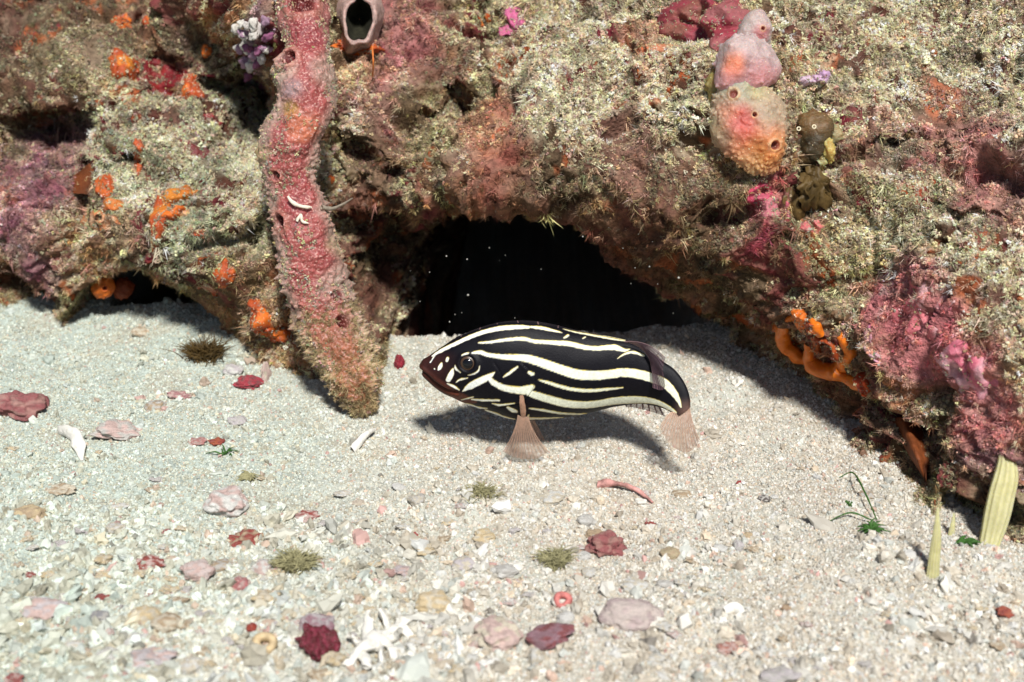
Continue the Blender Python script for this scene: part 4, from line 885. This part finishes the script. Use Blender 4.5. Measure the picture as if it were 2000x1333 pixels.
def cup_tube(pts, rad, name='rim'):
    Y0 = [wall_pt(a_, b_3, .03) for a_, b_3 in pts]; Y0 = np.array(Y0); ym_ = Y0[:, 1].copy(); [ym_.__setitem__(slice(None), np.convolve(np.pad(ym_, 1, 'edge'), [1/3]*3, 'valid')) for _ in range(4)]; Y0 = np.array([at(a_, b_3, min(y0_+.02, y1_)) for (a_, b_3), y0_, y1_ in zip(pts, Y0[:, 1]+.02, ym_)])
    m = tube_mesh(Y0, rad, M_CUP, 28, 90); v = np.empty(len(m.vertices)*3, np.float32); m.vertices.foreach_get('co', v); v = v.reshape(-1, 3)
    v += .016*np.stack([noise(v, 7, 1.), noise(v, 7, 30.), noise(v, 7, 60.)], -1)+.006*np.stack([noise(v, 24, 1.), noise(v, 24, 30.), noise(v, 24, 60.)], -1); m.vertices.foreach_set('co', v.astype(np.float32).ravel())
    o_ = link(name, m); child_at(o_, e)
kc = .0021
cup_tube([(1583,672),(1578,700),(1600,722),(1635,722),(1655,700),(1652,672),(1640,652)], np.array([10,17,20,20,17,14,8])*kc)
cup_tube([(1572,612),(1540,622),(1526,648),(1535,676),(1556,694),(1585,700)], np.array([9,11,13,17,19,16])*kc)
cup_tube([(1580,625),(1596,642),(1606,655)], np.array([8,12,7])*kc)
cup_tube([(1630,728),(1662,742),(1690,760),(1700,778)], np.array([16,15,12,6])*kc)
# purple-white barnacle cluster at the rope sponge
e = empty('barnacle', hit(510, 70, RBVH)[0]); tag(e, 'white and lilac knobbly barnacle cluster beside the top of the rope sponge', 'barnacle')
r6 = np.random.default_rng(9)
for q in range(34):
    px, py = 506+r6.normal()*22, 78+r6.normal()*34; P_, N_ = hit(px, py, RBVH); k = K(P_); c1 = [(.88,.82,.74),(.50,.30,.42),(.36,.12,.24),(.86,.78,.74)][q % 4]
    o = link('knob', stone_mesh(700+q, c1, 2, .9, .35, tuple(.8*z_ for z_ in c1))); s_ = r6.uniform(7, 13)*k; o.location = P_+N_*s_*.9+np.array([0, -.03, 0]); o.scale = (s_, s_*.9, s_*.8); o.rotation_euler = tuple(r6.uniform(0, 6, 3)); child_at(o, e)
# pale rim around the open black tube
P_ = at(702, 38, np.median([hit(x_, y_, RBVH)[0][1] for x_, y_ in ((655,40),(752,40),(660,90),(745,90),(700,105))])-.02); k = K(P_); e2 = empty('open_tube', P_); tag(e2, 'open black tube with a pale fleshy rim beside the top of the rope sponge', 'tube opening')
vd = (CAM-P_)/np.linalg.norm(CAM-P_); an = np.linspace(0, 2*math.pi, 64, endpoint=False); wv = 1+.10*np.sin(2*an+1)+.07*np.sin(5*an)
def ringpts(sc, out): return P_+(np.cos(an)*25*k*sc*wv)[:, None]*RT+(np.sin(an)*44*k*sc*wv)[:, None]*UP+vd*out
rows = [ringpts(1.75, -.08), ringpts(1.5, .0), ringpts(1.32, .06), ringpts(1.2, .095), ringpts(1.08, .10), ringpts(.97, .085)]
P2 = np.stack(rows, 0); P2 += .012*noise(P2.reshape(-1, 3), 14, 3.).reshape(6, 64, 1)
o = link('rim', mesh_from('rim', P2.reshape(-1, 3), grid_faces(6, 64, True), mat('grey_rim', color=(.36, .24, .21), rough=.6, var=.5, bump=.6, bscale=50, sss=.2))); child_at(o, e2)
P2 = np.stack([ringpts(.98, .088), ringpts(.9, .05), ringpts(.7, -.02), ringpts(.4, -.09), ringpts(.02, -.12)], 0)
o = link('inner_wall', mesh_from('inner_wall', P2.reshape(-1, 3), grid_faces(5, 64, True), mat('dark_tube', color=(.018, .017, .008), rough=.8, var=.6))); child_at(o, e2)
# orange-brown flap near the shoots
n_ = 16; s_ = np.linspace(0, 1, n_); wl = 1762+52*s_; wr = 1822-14*s_; yy = 870+80*s_
rows = [at(wl*(1-f_)+wr*f_, yy, 5.30-.07*np.sin(f_*3.1)-.08*s_+.02*np.sin(f_*9+s_*5)) for f_ in np.linspace(0, 1, 9)]
P2 = np.stack(rows, 1); P2[:, :, 1] += .22*np.clip(1-s_/.3, 0, 1)[:, None]; P3 = P2+np.array([0, .03, 0])
o = link('orange_flap', mesh_from('orange_flap', np.vstack([P2.reshape(-1, 3), P3.reshape(-1, 3)]), np.vstack([grid_faces(n_, 9), grid_faces(n_, 9)[:, ::-1]+n_*9]), mat('orange_flap', color=(.17, .045, .012), rough=.6, var=.5, vscale=14, bump=.6, trans=.1)))
tag(o, 'pointed orange-brown sponge flap hanging under the foot of the ledge', 'sponge')

# ---------------------------------------------------------------- yellow shoots, green sprigs, tufts
def shoot(name, prof, Yc, lb, seed):   # prof: (px, py, halfwidth)
    pr = catmull(np.array(prof, float), 70); c0 = at(pr[:, 0], pr[:, 1], np.linspace(Yc[0], Yc[1], 70)); k = K(c0[0])*.84; th_ = np.linspace(0, 2*math.pi, 72, endpoint=False)
    ribs = 1+.07*np.cos(th_*11)
    P2 = c0[:, None]+(pr[:, 2]*k)[:, None, None]*ribs[None, :, None]*(np.cos(th_)[None, :, None]*RT-.55*np.sin(th_)[None, :, None]*FWD)
    P2 = P2.reshape(-1, 3); P2 += .01*np.stack([noise(P2, 6, seed), noise(P2, 6, seed+5), np.zeros(len(P2))], -1)
    g = (.5-.5*np.cos(np.tile(th_, 70)*11))[:, None]; w = sm(-.3, .4, noise(P2, 5, seed+2))[:, None]
    cc = np.array([.54, .50, .27])*(1-g*.5)+np.array([.40, .38, .14])*g*.5; cc = cc*(1-.2*w)+np.array([.6, .58, .4])*.2*w
    o_ = link(name, mesh_from(name, P2, grid_faces(70, 72, True), M_SHOOT, cc)); return tag(o_, lb, 'shoot')
shoot('pointed_shoot', [(1926,1100,20),(1930,1075,23),(1941,1040,27),(1953,990,30),(1962,940,28),(1967,900,21),(1966,874,15),(1962,858,9),(1960,852,2)], (4.60, 5.0), 'thick ribbed yellow-green shoot, widest of the pointed ones, at the foot of the pink rock', 1.)
shoot('pointed_shoot', [(1818,1152,14),(1821,1120,14),(1826,1080,12),(1830,1040,8.5),(1832,1012,5),(1833,992,1.5)], (4.42, 4.52), 'slim pale yellow shoot standing in the sand before the thick ribbed one', 2.)
shoot('pointed_shoot', [(1850,1075,8),(1855,1050,8),(1858,1025,6),(1860,1002,2)], (4.72, 4.8), 'short faded shoot partly behind the slim pale yellow one', 3.)
def sprig(px, py, n_, L_, mt, lb, name='green_sprig', seed=1, spread=1.0, wid=.006, cat='algae', up=.6):
    r = np.random.default_rng(seed); P_, N_ = hit(px, py); k = K(P_); ms = []
    for q in range(n_):
        a_ = r.uniform(-math.pi, math.pi); l = L_*k*r.uniform(.5, 1.1); d = np.array([math.cos(a_)*spread, math.sin(a_)*spread*.6, up*r.uniform(.5, 1.3)]); d /= np.linalg.norm(d)
        sp_ = 3 if n_ < 100 else 11; p0 = P_+np.array([r.normal()*sp_*k, r.normal()*sp_*k, -.005]); p1 = p0+d*l*.5+np.array([0, 0, .01]); p2 = p0+d*l+np.array([r.normal()*.01, 0, -.01])
        ms.append(tube_mesh([p0, p1, p2], [wid, wid*.8, wid*.3], mt, 5, 9))
    e_ = link(name, join_meshes(ms, name, mt)); return tag(e_, lb, cat)
sprig(1702, 1040, 34, 34, M_GREEN, 'bright green feathery sprig at the edge of the reef foot', seed=3)
sprig(1880, 1062, 16, 26, M_GREEN, 'green leafy sprig between the slim and the thick yellow shoots', seed=4, wid=.010)
sprig(440, 890, 12, 30, M_GREEN, 'wispy green sprig near the violet-grey pebble', seed=5, wid=.004)
sprig(485, 935, 70, 20, M_OLIVE, 'small olive sprig above the large white pebble', seed=6)
sprig(577, 1108, 420, 44, M_OLIVE, 'yellow-olive turf ball beside the small white pebble', name='algae_tuft', seed=7, wid=.0028, up=.8)
sprig(1085, 1100, 240, 40, M_OLIVE, 'yellowish fan of algae between the grey dome and the maroon lump', name='algae_tuft', seed=8, wid=.0024, up=1.0)
sprig(400, 700, 420, 52, M_BROWN, 'brown fuzzy weed clump on the sand at the foot of the boulder', name='algae_tuft', seed=9, wid=.003, up=1.0)
sprig(940, 965, 150, 34, M_OLIVE, 'thin brownish algae wisp in front of the fish', name='algae_tuft', seed=10, wid=.002, up=.8)
sprig(1660, 985, 8, 10, M_GREEN, 'tiny green shoot tip by the reef foot', seed=11, wid=.004)
o = link('green_filament', tube_mesh([on_sand(1638, 945, .03), on_sand(1664, 948, .06), on_sand(1688, 985, .05), on_sand(1712, 1020, .01)], [.002, .0035, .0035, .003], M_GREEN)); tag(o, 'long thin green filament arching over the sand to the feathery sprig', 'algae')
o = link('green_filament', tube_mesh([on_sand(1620, 1022, .01), on_sand(1660, 1014, .03), on_sand(1700, 1024, .02)], [.002, .0035, .003], M_GREEN)); tag(o, 'short low green filament running into the feathery sprig', 'algae')
o = link('orange_filament', tube_mesh([at(727, 92, 6.5), at(729, 120, 6.45), at(728, 150, 6.5)], [.004, .004, .003], mat('orange_thread', color=(.5, .14, .03), rough=.5, bump=0))); tag(o, 'fine orange thread hanging below the open black tube', 'filament')
o = link('pale_filament', tube_mesh([at(628, 405, 6.15), at(648, 408, 6.2), at(668, 400, 6.3), at(688, 388, 6.45)], [.01, .008, .006, .003], mat('pale_thread', color=(.42, .36, .28), rough=.6, trans=.3))); tag(o, 'pale thread stretched from the rope sponge to the dark wall beside it', 'filament')

# ---------------------------------------------------------------- the striped fish
FY = 5.5
fish = empty('striped_fish', (at(1080, 885, FY))); tag(fish, 'small black fish with cream and yellow stripes on the sand before the cave', 'fish')
def c2p(x, y): return 780+np.asarray(x, float)*.33, 600+np.asarray(y, float)*.33
tp = [(820,712,822,721),(826,702,825,732),(836,696,838,745),(850,686,853,758),(870,673,873,772),(893,659,897,784),(928,645,926,796),(965,633,958,808),(998,629,993,819),(1031,630,1029,823),
      (1077,636,1070,821),(1120,645,1110,816),(1160,653,1148,809),(1200,660,1185,800),(1235,669,1215,794),(1268,687,1242,790),(1292,705,1264,791),(1312,719,1283,795),(1329,738,1297,799),(1341,760,1308,804),(1347,780,1315,809),(1348,797,1325,815)]
bw = [.006,.03,.046,.062,.078,.092,.108,.122,.13,.132,.128,.12,.108,.092,.077,.062,.050,.041,.033,.027,.022,.017]
dy = [0,0,0,0,0,0,0,0,0,0,0,0,-.004,-.012,-.025,-.042,-.062,-.085,-.11,-.135,-.155,-.17]
nu, nv = 560, 300
q = catmull(np.c_[np.array(tp, float), np.array(bw), np.array(dy)], nu)
cxp = (q[:, 0]+q[:, 2])/2; cyp = (q[:, 1]+q[:, 3])/2; hb = q[:, 4]; Yc = FY+q[:, 5]
FC = at(cxp, cyp, Yc); kk = ((FC-CAM)@FWD)*T/1000
ph = math.radians(27); dx = (q[:, 0]-q[:, 2])/2*kk; dyv = (q[:, 3]-q[:, 1])/2*kk
hw = np.hypot(dx, dyv); ca = np.abs(dyv)/hw
corr = np.sqrt(np.maximum(hw**2-(hb*math.sin(ph)*ca)**2, (.6*hw)**2))/hw
vax = np.stack([dx*corr, np.zeros(nu), dyv*corr/math.cos(ph)], -1)
tg = np.gradient(FC, axis=0); tg /= np.linalg.norm(tg, axis=1)[:, None]
lat = np.cross(tg, vax/np.linalg.norm(vax, axis=1)[:, None]); lat /= np.linalg.norm(lat, axis=1)[:, None]
if lat[nu//2, 1] > 0: lat = -lat
th = np.linspace(0, 2*math.pi, nv, endpoint=False); sn, cs = np.sin(th), np.cos(th)
prof = cs*(1-.10*sn**2+.0*sn)*(1-.12*np.maximum(sn, 0)**2)
FP = FC[:, None]+vax[:, None]*sn[None, :, None]+lat[:, None]*(hb[:, None]*prof[None])[..., None]
# pattern coordinates: the near flank as seen, mirrored to the far flank
mi = np.where(cs >= 0, np.arange(nv), (nv//2-np.arange(nv)) % nv)
fx, fy = to_px(FP[:, mi].reshape(-1, 3)); gxp = (fx-780)/.33; gyp = (fy-600)/.33
strokes = [
 [(195,290,8),(240,262,20),(300,232,22),(400,185,24),(500,147,26),(600,126,28),(700,119,26),(765,119,18)],[(780,118,14),(850,126,20),(920,141,14),(965,153,5)],
 [(970,130,5),(1050,150,9),(1150,169,11),(1250,187,11),(1335,200,7)],
 [(470,212,8),(540,208,16),(620,195,19),(730,188,22),(800,203,22),(900,210,26),(1000,217,30),(1080,235,28),(1160,245,26),(1230,240,30),(1280,240,34),(1330,256,20),(1362,250,5)],
 [(975,182,10),(1000,168,14)],[(1085,187,8),(1100,178,8)],[(1290,306,4),(1330,280,11),(1380,268,16),(1440,285,14),(1450,291,6)],
 [(432,272,12),(480,268,24),(520,282,24),(600,293,28),(680,298,36),(760,305,46),(850,333,52),(950,368,56),(1050,398,58),(1150,405,56),(1250,398,52),(1320,388,52),(1400,395,54),(1480,415,56),(1560,445,52),(1610,490,46),(1645,540,30),(1667,592,10)],
 [(372,287,8),(395,277,13),(412,273,7)],
 [(825,432,8),(880,447,17),(950,470,20),(1030,488,20),(1120,495,20),(1220,488,17),(1322,478,7)],
 [(765,510,30),(800,520,42),(880,545,46),(980,570,44),(1080,580,42),(1180,572,42),(1280,555,44),(1380,550,44),(1470,553,36),(1540,570,30),(1600,600,24),(1638,624,10)],
 [(770,600,9),(850,612,15),(950,628,14),(1050,634,11),(1110,632,5)],
 [(510,610,8),(560,632,22),(620,652,14),(680,664,8)],[(765,640,8),(770,660,14),(880,658,10),(970,656,5)],
 [(375,497,6),(420,468,38),(480,437,42),(530,412,32),(563,388,6)],[(530,420,26),(560,450,34),(620,478,38),(700,492,42),(750,490,50),(783,474,34)],
 [(613,416,5),(650,392,17),(698,355,12)],[(765,386,14),(788,397,24)],
 [(330,345,6),(335,365,15),(362,386,6)],[(475,350,5),(468,378,11),(440,395,11),(410,402,5)],[(335,447,5),(360,430,11),(405,420,5)],
 [(318,366,8),(306,398,32),(290,430,30)],[(285,303,16),(281,318,16)],[(250,333,10),(240,355,24),(231,372,10)],[(207,366,8),(208,368,8)],
 [(213,283,5),(198,305,9),(183,328,7)],[(283,452,6),(320,468,13),(355,487,5)],
 [(365,550,5),(400,542,9),(438,532,7)],[(430,547,11),(500,552,14),(590,552,12)],[(550,572,5),(600,578,13),(682,568,7)],[(355,562,6),(420,580,13),(470,597,13),(520,600,6)],
 [(640,595,12),(665,610,24),(692,620,18)]]
best = np.full(len(gxp), -99.); sgn = np.zeros(len(gxp)); wloc = np.ones(len(gxp))
wn = 1.6*noise(np.stack([gxp, gyp, gxp*0], -1), .05, 3.)
for st_ in strokes:
    s3 = catmull(np.array(st_, float), max(12, len(st_)*10)) if len(st_) > 2 else np.array([np.array(st_[0])*(1-t_)+np.array(st_[1])*t_ for t_ in np.linspace(0, 1, 8)], float)
    lo, hi = s3[:, :2].min(0)-60, s3[:, :2].max(0)+60
    sel = np.where((gxp > lo[0]) & (gxp < hi[0]) & (gyp > lo[1]) & (gyp < hi[1]))[0]
    for a_, b_3 in zip(s3[:-1], s3[1:]):
        ab = b_3[:2]-a_[:2]; L2 = (ab**2).sum()+1e-9
        near = sel[(np.abs(gxp[sel]-(a_[0]+b_3[0])/2) < 60+abs(ab[0])) & (np.abs(gyp[sel]-(a_[1]+b_3[1])/2) < 60+abs(ab[1]))]
        ux, uy = gxp[near]-a_[0], gyp[near]-a_[1]; t_ = np.clip((ux*ab[0]+uy*ab[1])/L2, 0, 1)
        ex_, ey_ = ux-t_*ab[0], uy-t_*ab[1]; w_ = (a_[2]*(1-t_)+b_3[2]*t_)*.5
        ins = w_-np.hypot(ex_, ey_); up_ = ins > best[near]; idx = near[up_]
        best[idx] = ins[up_]; sgn[idx] = ey_[up_]/(w_[up_]+1e-6); wloc[idx] = w_[up_]
stripe = sm(-1.8, 1.8, best+wn*1.5)[:, None]; edgeY = np.clip(sm(4.8, .6, best)*(.45+.55*sm(.3, -.8, sgn))*sm(150, 260, gxp), 0, 1)[:, None]
blk = np.array([.0045, .004, .0065])*np.ones((len(gxp), 3))
jaw = catmull(np.array([(112,350,34),(150,395,60),(220,460,74),(310,515,70),(400,550,46),(450,560,20)], float), 60)
dj = np.full(len(gxp), 9.)
for j_ in jaw: dj = np.minimum(dj, np.hypot(gxp-j_[0], gyp-j_[1])/(j_[2]*.55))
w = sm(1.25, .5, dj)[:, None]; blk = blk*(1-w)+np.array([.115, .032, .018])*w
w = (.8*sm(380, 180, gxp)*sm(240, 300, gyp))[:, None]; blk = blk*(1-w)+np.array([.04, .012, .010])*w
w = (.7*sm(1600, 1700, gxp)*sm(520, 620, gyp))[:, None]; blk = blk*(1-w)+np.array([.16, .09, .07])*w
white = np.array([.74, .76, .60])*np.ones((len(gxp), 3)); wh = sm(900, 300, gxp)[:, None]; white = white*(1-wh)+np.array([.82, .84, .80])*wh
fc = white*(1-edgeY)+np.array([.66, .50, .10])*edgeY; fcol = blk*(1-stripe)+fc*stripe
rim = np.clip(sm(-5.5, -1, best)*sm(-.2, .9, sgn), 0, 1)[:, None]*(1-stripe); fcol = fcol*(1-rim*.6)+np.array([.008, .012, .05])*rim*.6
# relief: gill cover, mouth, nostril, scales
FN = grid_normals(np.concatenate([FP, FP[:, :1]], 1))[:, :nv]
if ((FN*lat[:, None]*np.sign(cs)[None, :, None]).sum(-1)*np.abs(cs)[None]).sum() < 0: FN = -FN
fn_ = FN.reshape(-1, 3); D_ = np.zeros(len(gxp))
def poly_d(pts):
    s3 = catmull(np.array(pts, float), 80); d = np.full(len(gxp), 1e3); sd = np.zeros(len(gxp))
    for a_, b_3 in zip(s3[:-1], s3[1:]):
        ab = b_3-a_; L2 = (ab**2).sum()+1e-9; ux, uy = gxp-a_[0], gyp-a_[1]; t_ = np.clip((ux*ab[0]+uy*ab[1])/L2, 0, 1)
        dd = np.hypot(ux-t_*ab[0], uy-t_*ab[1]); u_ = dd < d; d[u_] = dd[u_]; sd[u_] = np.sign(ux[u_]*ab[1]-uy[u_]*ab[0])
    return d, sd
d, sd = poly_d([(720,330),(770,380),(800,440),(788,490),(745,545),(690,575),(600,590)]); D_ += .006*np.exp(-d/22)*(sd < 0)-.005*np.exp(-(d/5)**2)
if D_[np.argmin((gxp-640)**2+(gyp-450)**2)] < 0: pass
d, sd = poly_d([(560,330),(600,400),(590,470),(540,520)]); D_ -= .0025*np.exp(-(d/6)**2)
d, sd = poly_d([(118,372),(165,408),(220,455),(285,492),(345,505)]); D_ -= .009*np.exp(-(d/7)**2); D_ += .005*np.exp(-((d-18)/12)**2)
d = np.hypot(gxp-405, gyp-335); D_ += .007*np.exp(-((d-54)/16)**2)-.006*sm(50, 30, d)
D_ += .0012*noise(FP.reshape(-1, 3), 14, 2.)
FP2 = FP.reshape(-1, 3)+fn_*D_[:, None]
capa = FP2[:nv].mean(0); capb = FP2[-nv:].mean(0)
F = grid_faces(nu, nv, True)
Ft = np.vstack([F[:, [0, 1, 2]], F[:, [0, 2, 3]], [(len(FP2), (j_+1) % nv, j_) for j_ in range(nv)], [(len(FP2)+1, (nu-1)*nv+j_, (nu-1)*nv+(j_+1) % nv) for j_ in range(nv)]])
body = link('body', mesh_from('body', np.vstack([FP2, capa, capb]), Ft, M_FISH, np.vstack([fcol, fcol[0], fcol[-1]]))); child_at(body, fish)
FB = BVHTree.FromPolygons(FP[::4, ::4].reshape(-1, 3).tolist(), grid_faces(len(range(0, nu, 4)), len(range(0, nv, 4)), True).tolist())
def fish_hit(x, y):
    px, py = c2p(x, y); d = Vector(ray(px, py)).normalized(); h_ = FB.ray_cast(Vector(CAM), d, 30)
    return (np.array(h_[0]) if h_[0] is not None else at(px, py, FY-.1))
# eyes: near and far side
def disc_dome(name, c0, nrm, r, bulge, mt, parent, u_=None):
    nrm = nrm/np.linalg.norm(nrm); u = np.cross([0, 0, 1.], nrm); u /= np.linalg.norm(u); v = np.cross(nrm, u)
    rr = np.linspace(.01, 1, 16); an_ = np.linspace(0, 2*math.pi, 40, endpoint=False)
    P2 = c0+r*rr[:, None, None]*(np.cos(an_)[None, :, None]*u+np.sin(an_)[None, :, None]*v)+nrm*(bulge*np.sqrt(1-rr**2+1e-9))[:, None, None]
    o_ = link(name, mesh_from(name, P2.reshape(-1, 3), grid_faces(16, 40, True), mt)); return o_
ec = fish_hit(405, 335); i_e = int(np.argmin(((FC-ec)**2).sum(1))); en = lat[i_e]*.96+np.array([-.12, 0, .28])
for sd_ in (1, -1):
    c0 = ec.copy(); nn_ = en.copy()
    if sd_ < 0: off = (ec-FC[i_e])@lat[i_e]; c0 = ec-2*off*lat[i_e]; nn_ = en-2*(en@lat[i_e])*lat[i_e]
    ey = disc_dome('eye', c0-nn_*.010, nn_, .0365, .017, M_EYE, None); child_at(ey, fish)
    rg = disc_dome('pupil', c0-nn_*.004, nn_, .0265, .014, M_PUPIL, None); rg.parent = ey
# fins
def fan(name, base, ctrl_, tip, Yb, Yt, nray, mm, mr, ray_w, label=None, ruffle=.006, Ym=None):
    base, ctrl_, tip = (np.array(z_, float) for z_ in (base, ctrl_, tip)); sub_ = 4; nn_ = (nray-1)*sub_+1; m_ = 22
    def samp(pts): return catmull(pts, nn_)
    b_, c_2, t_2 = samp(base), samp(ctrl_), samp(tip); s_ = np.linspace(0, 1, m_)[:, None, None]
    xy = (1-s_)**2*b_[None]+2*s_*(1-s_)*c_2[None]+s_**2*t_2[None]
    jag = 1-.0*s_
    px, py = c2p(xy[..., 0], xy[..., 1]); Ym_ = (Yb+Yt)/2 if Ym is None else Ym; s2 = s_[..., 0]
    Yy = (1-s2)**2*Yb+2*s2*(1-s2)*Ym_+s2**2*Yt+ruffle*s2*np.cos(np.arange(nn_)/sub_*2*math.pi)[None]
    P_ = at(px, py, Yy)
    fo = link(name, mesh_from(name, P_.reshape(-1, 3), grid_faces(m_, nn_), mm)); child_at(fo, fish)
    for r_ in range(nray):
        pts = P_[:, r_*sub_]; ro = link('fin_ray', tube_mesh(pts[::3], [ray_w*(1-.65*q_/7) for q_ in range(8)], mr, 6, 16)); ro.parent = fo; ro.matrix_parent_inverse = fish.matrix_basis.copy() if False else ro.matrix_parent_inverse
    for ch in fo.children: ch.parent = fo; ch.matrix_parent_inverse = (fish.matrix_basis @ fo.matrix_parent_inverse @ fo.matrix_basis).inverted()
    return fo
# pelvic fan reaching the sand
fan('pelvic_fin', [(702,640),(728,650),(762,650)], [(690,745),(735,760),(782,745)], [(612,855),(675,886),(745,900),(820,892),(884,858)], FY-.135, FY-.12, 13, M_FIN, M_FINRAY, .0023)
fan('pelvic_fin', [(735,610),(750,612),(765,612)], [(760,700),(790,705),(815,700)], [(800,850),(850,865),(890,850)], FY+.05, FY+.12, 5, M_FIN, M_FINRAY, .002)
stem_pts = [fish_hit(722, 520), fish_hit(728, 570)+np.array([0, -.02, 0]), at(*c2p(733, 630), FY-.135), at(*c2p(735, 690), FY-.12)]
o = link('fin_stem', tube_mesh(stem_pts, [.008, .016, .014, .004], mat('fin_stem', color=(.30, .17, .11), rough=.5, var=.3, bump=.2, sss=.2), 14, 30, .5)); child_at(o, fish)
# tail fan
fan('caudal_fin', [(1608,622),(1650,622),(1690,612),(1716,590)], [(1560,668),(1622,720),(1690,720),(1730,690)], [(1545,712),(1572,772),(1628,832),(1690,862),(1742,838),(1778,788)], FY-.17, FY-.215, 15, M_FIN, M_FINRAY, .0025, Ym=FY-.2)
# soft dorsal draped over the back
fan('soft_dorsal_fin', [(1330,205),(1370,215),(1410,232),(1455,262)], [(1470,190),(1480,215),(1490,260),(1500,310)], [(1575,300),(1560,370),(1572,470),(1545,492),(1500,478)], FY-.07, FY-.16, 13, M_FINP, M_FINPR, .0024, Ym=FY-.10)
# low spiny dorsal along the back
def edge_fin(name, lo_, hi_, Yb, mt, nray, mr):
    a_ = catmull(np.array(lo_, float), 80); b_ = catmull(np.array(hi_, float), 80); rows = []
    for f_ in np.linspace(0, 1, 7):
        x, y = c2p(a_[:, 0]*(1-f_)+b_[:, 0]*f_, a_[:, 1]*(1-f_)+b_[:, 1]*f_); rows.append(at(x, y, Yb))
    P_ = np.stack(rows, 0); fo = link(name, mesh_from(name, P_.reshape(-1, 3), grid_faces(7, 80), mt)); child_at(fo, fish)
    for r_ in range(nray):
        j_ = int((r_+.5)/nray*79); ro = link('fin_ray', tube_mesh([P_[0, j_], P_[3, j_], P_[6, j_]], [.004, .0035, .0015], mr, 6, 8)); ro.parent = fo
        ro.matrix_parent_inverse = (fish.matrix_basis @ fo.matrix_parent_inverse).inverted()
    return fo
edge_fin('spiny_dorsal_fin', [(330,200),(450,150),(600,115),(760,105),(900,125),(1050,155),(1180,180),(1330,208)], [(335,178),(460,128),(600,90),(750,80),(900,100),(1060,140),(1190,166),(1330,196)], FY, M_FIND, 9, M_FINPR)
edge_fin('anal_fin', [(1330,572),(1400,566),(1480,572),(1545,590)], [(1340,592),(1400,598),(1490,620),(1575,648)], FY-.03, M_FINP, 7, M_FINPR)

# ---------------------------------------------------------------- silt and fine turf settled on the sponges
r8 = np.random.default_rng(88)
iv = r8.integers(0, len(TP2), 26000); m_ = sm(.05, .45, fbm(TP2[iv], 6, 3, 351.)+.35*np.abs(np.cos(np.tile(th_T, nuT)[iv]))-.12)*(np.tile(np.sin(th_T), nuT)[iv] > -.3)
iv = iv[r8.random(len(iv)) < m_*.5]; G = np.vstack(GROW+[TP2[iv]]); nG = len(G)
gn = np.vstack([np.tile([0, -.8, .6], (nG-len(iv), 1)), TN[iv]])+r8.normal(size=(nG, 3))*.4
gc = np.array([.50, .42, .29])*r8.lognormal(0, .35, (nG, 1))*(1+.12*r8.normal(size=(nG, 3)))
scatter('settled_silt', G, align_euler(gn, r8.uniform(0, 6.28, nG)), np.exp(r8.normal(-5.0, .35, nG))[:, None]*r8.uniform(.7, 1.3, (nG, 3)), gc, r8.integers(0, 4, nG), TC, 'fine silt and crumbs settled on the sponges')
iv = r8.integers(int(.70*nuT)*len(th_T), len(TP2), 1500); iv = iv[np.sin(np.tile(th_T, nuT)[iv]) > -.4]; nG = len(iv)
gc = np.array([.46, .36, .20])*r8.lognormal(0, .25, (nG, 1))*np.ones((nG, 3))
scatter('tan_fuzz', TP2[iv], align_euler(TN[iv]+r8.normal(size=(nG, 3))*.4, r8.uniform(0, 6.28, nG)), np.repeat(np.exp(r8.normal(-3.9, .3, nG))[:, None], 3, 1), gc, r8.integers(0, 7, nG), TF, 'tan fuzz fraying from the foot of the rope sponge')

# ---------------------------------------------------------------- drifting specks
r7 = np.random.default_rng(77); Vs = []; Fs = []; o_ = 0
v, f = ICO[1]
for q_ in range(44):
    px, py = (r7.uniform(800, 1350), r7.uniform(400, 680)) if q_ < 26 else (r7.uniform(0, 2000), r7.uniform(0, 900))
    Yq = r7.uniform(5.2, 6.1); c0 = at(px, py, Yq); s_ = .0012*math.exp(r7.exponential(.5))
    if c0[2] < .08: continue
    Vs.append(v*s_+c0); Fs.append(f+o_); o_ += len(v)
tag(link('drifting_specks', mesh_from('drifting_specks', np.vstack(Vs), np.vstack(Fs), mat('speck', color=(.35, .34, .3), rough=.8, bump=0))), 'tiny pale specks drifting in the water before the cave', kind='stuff')
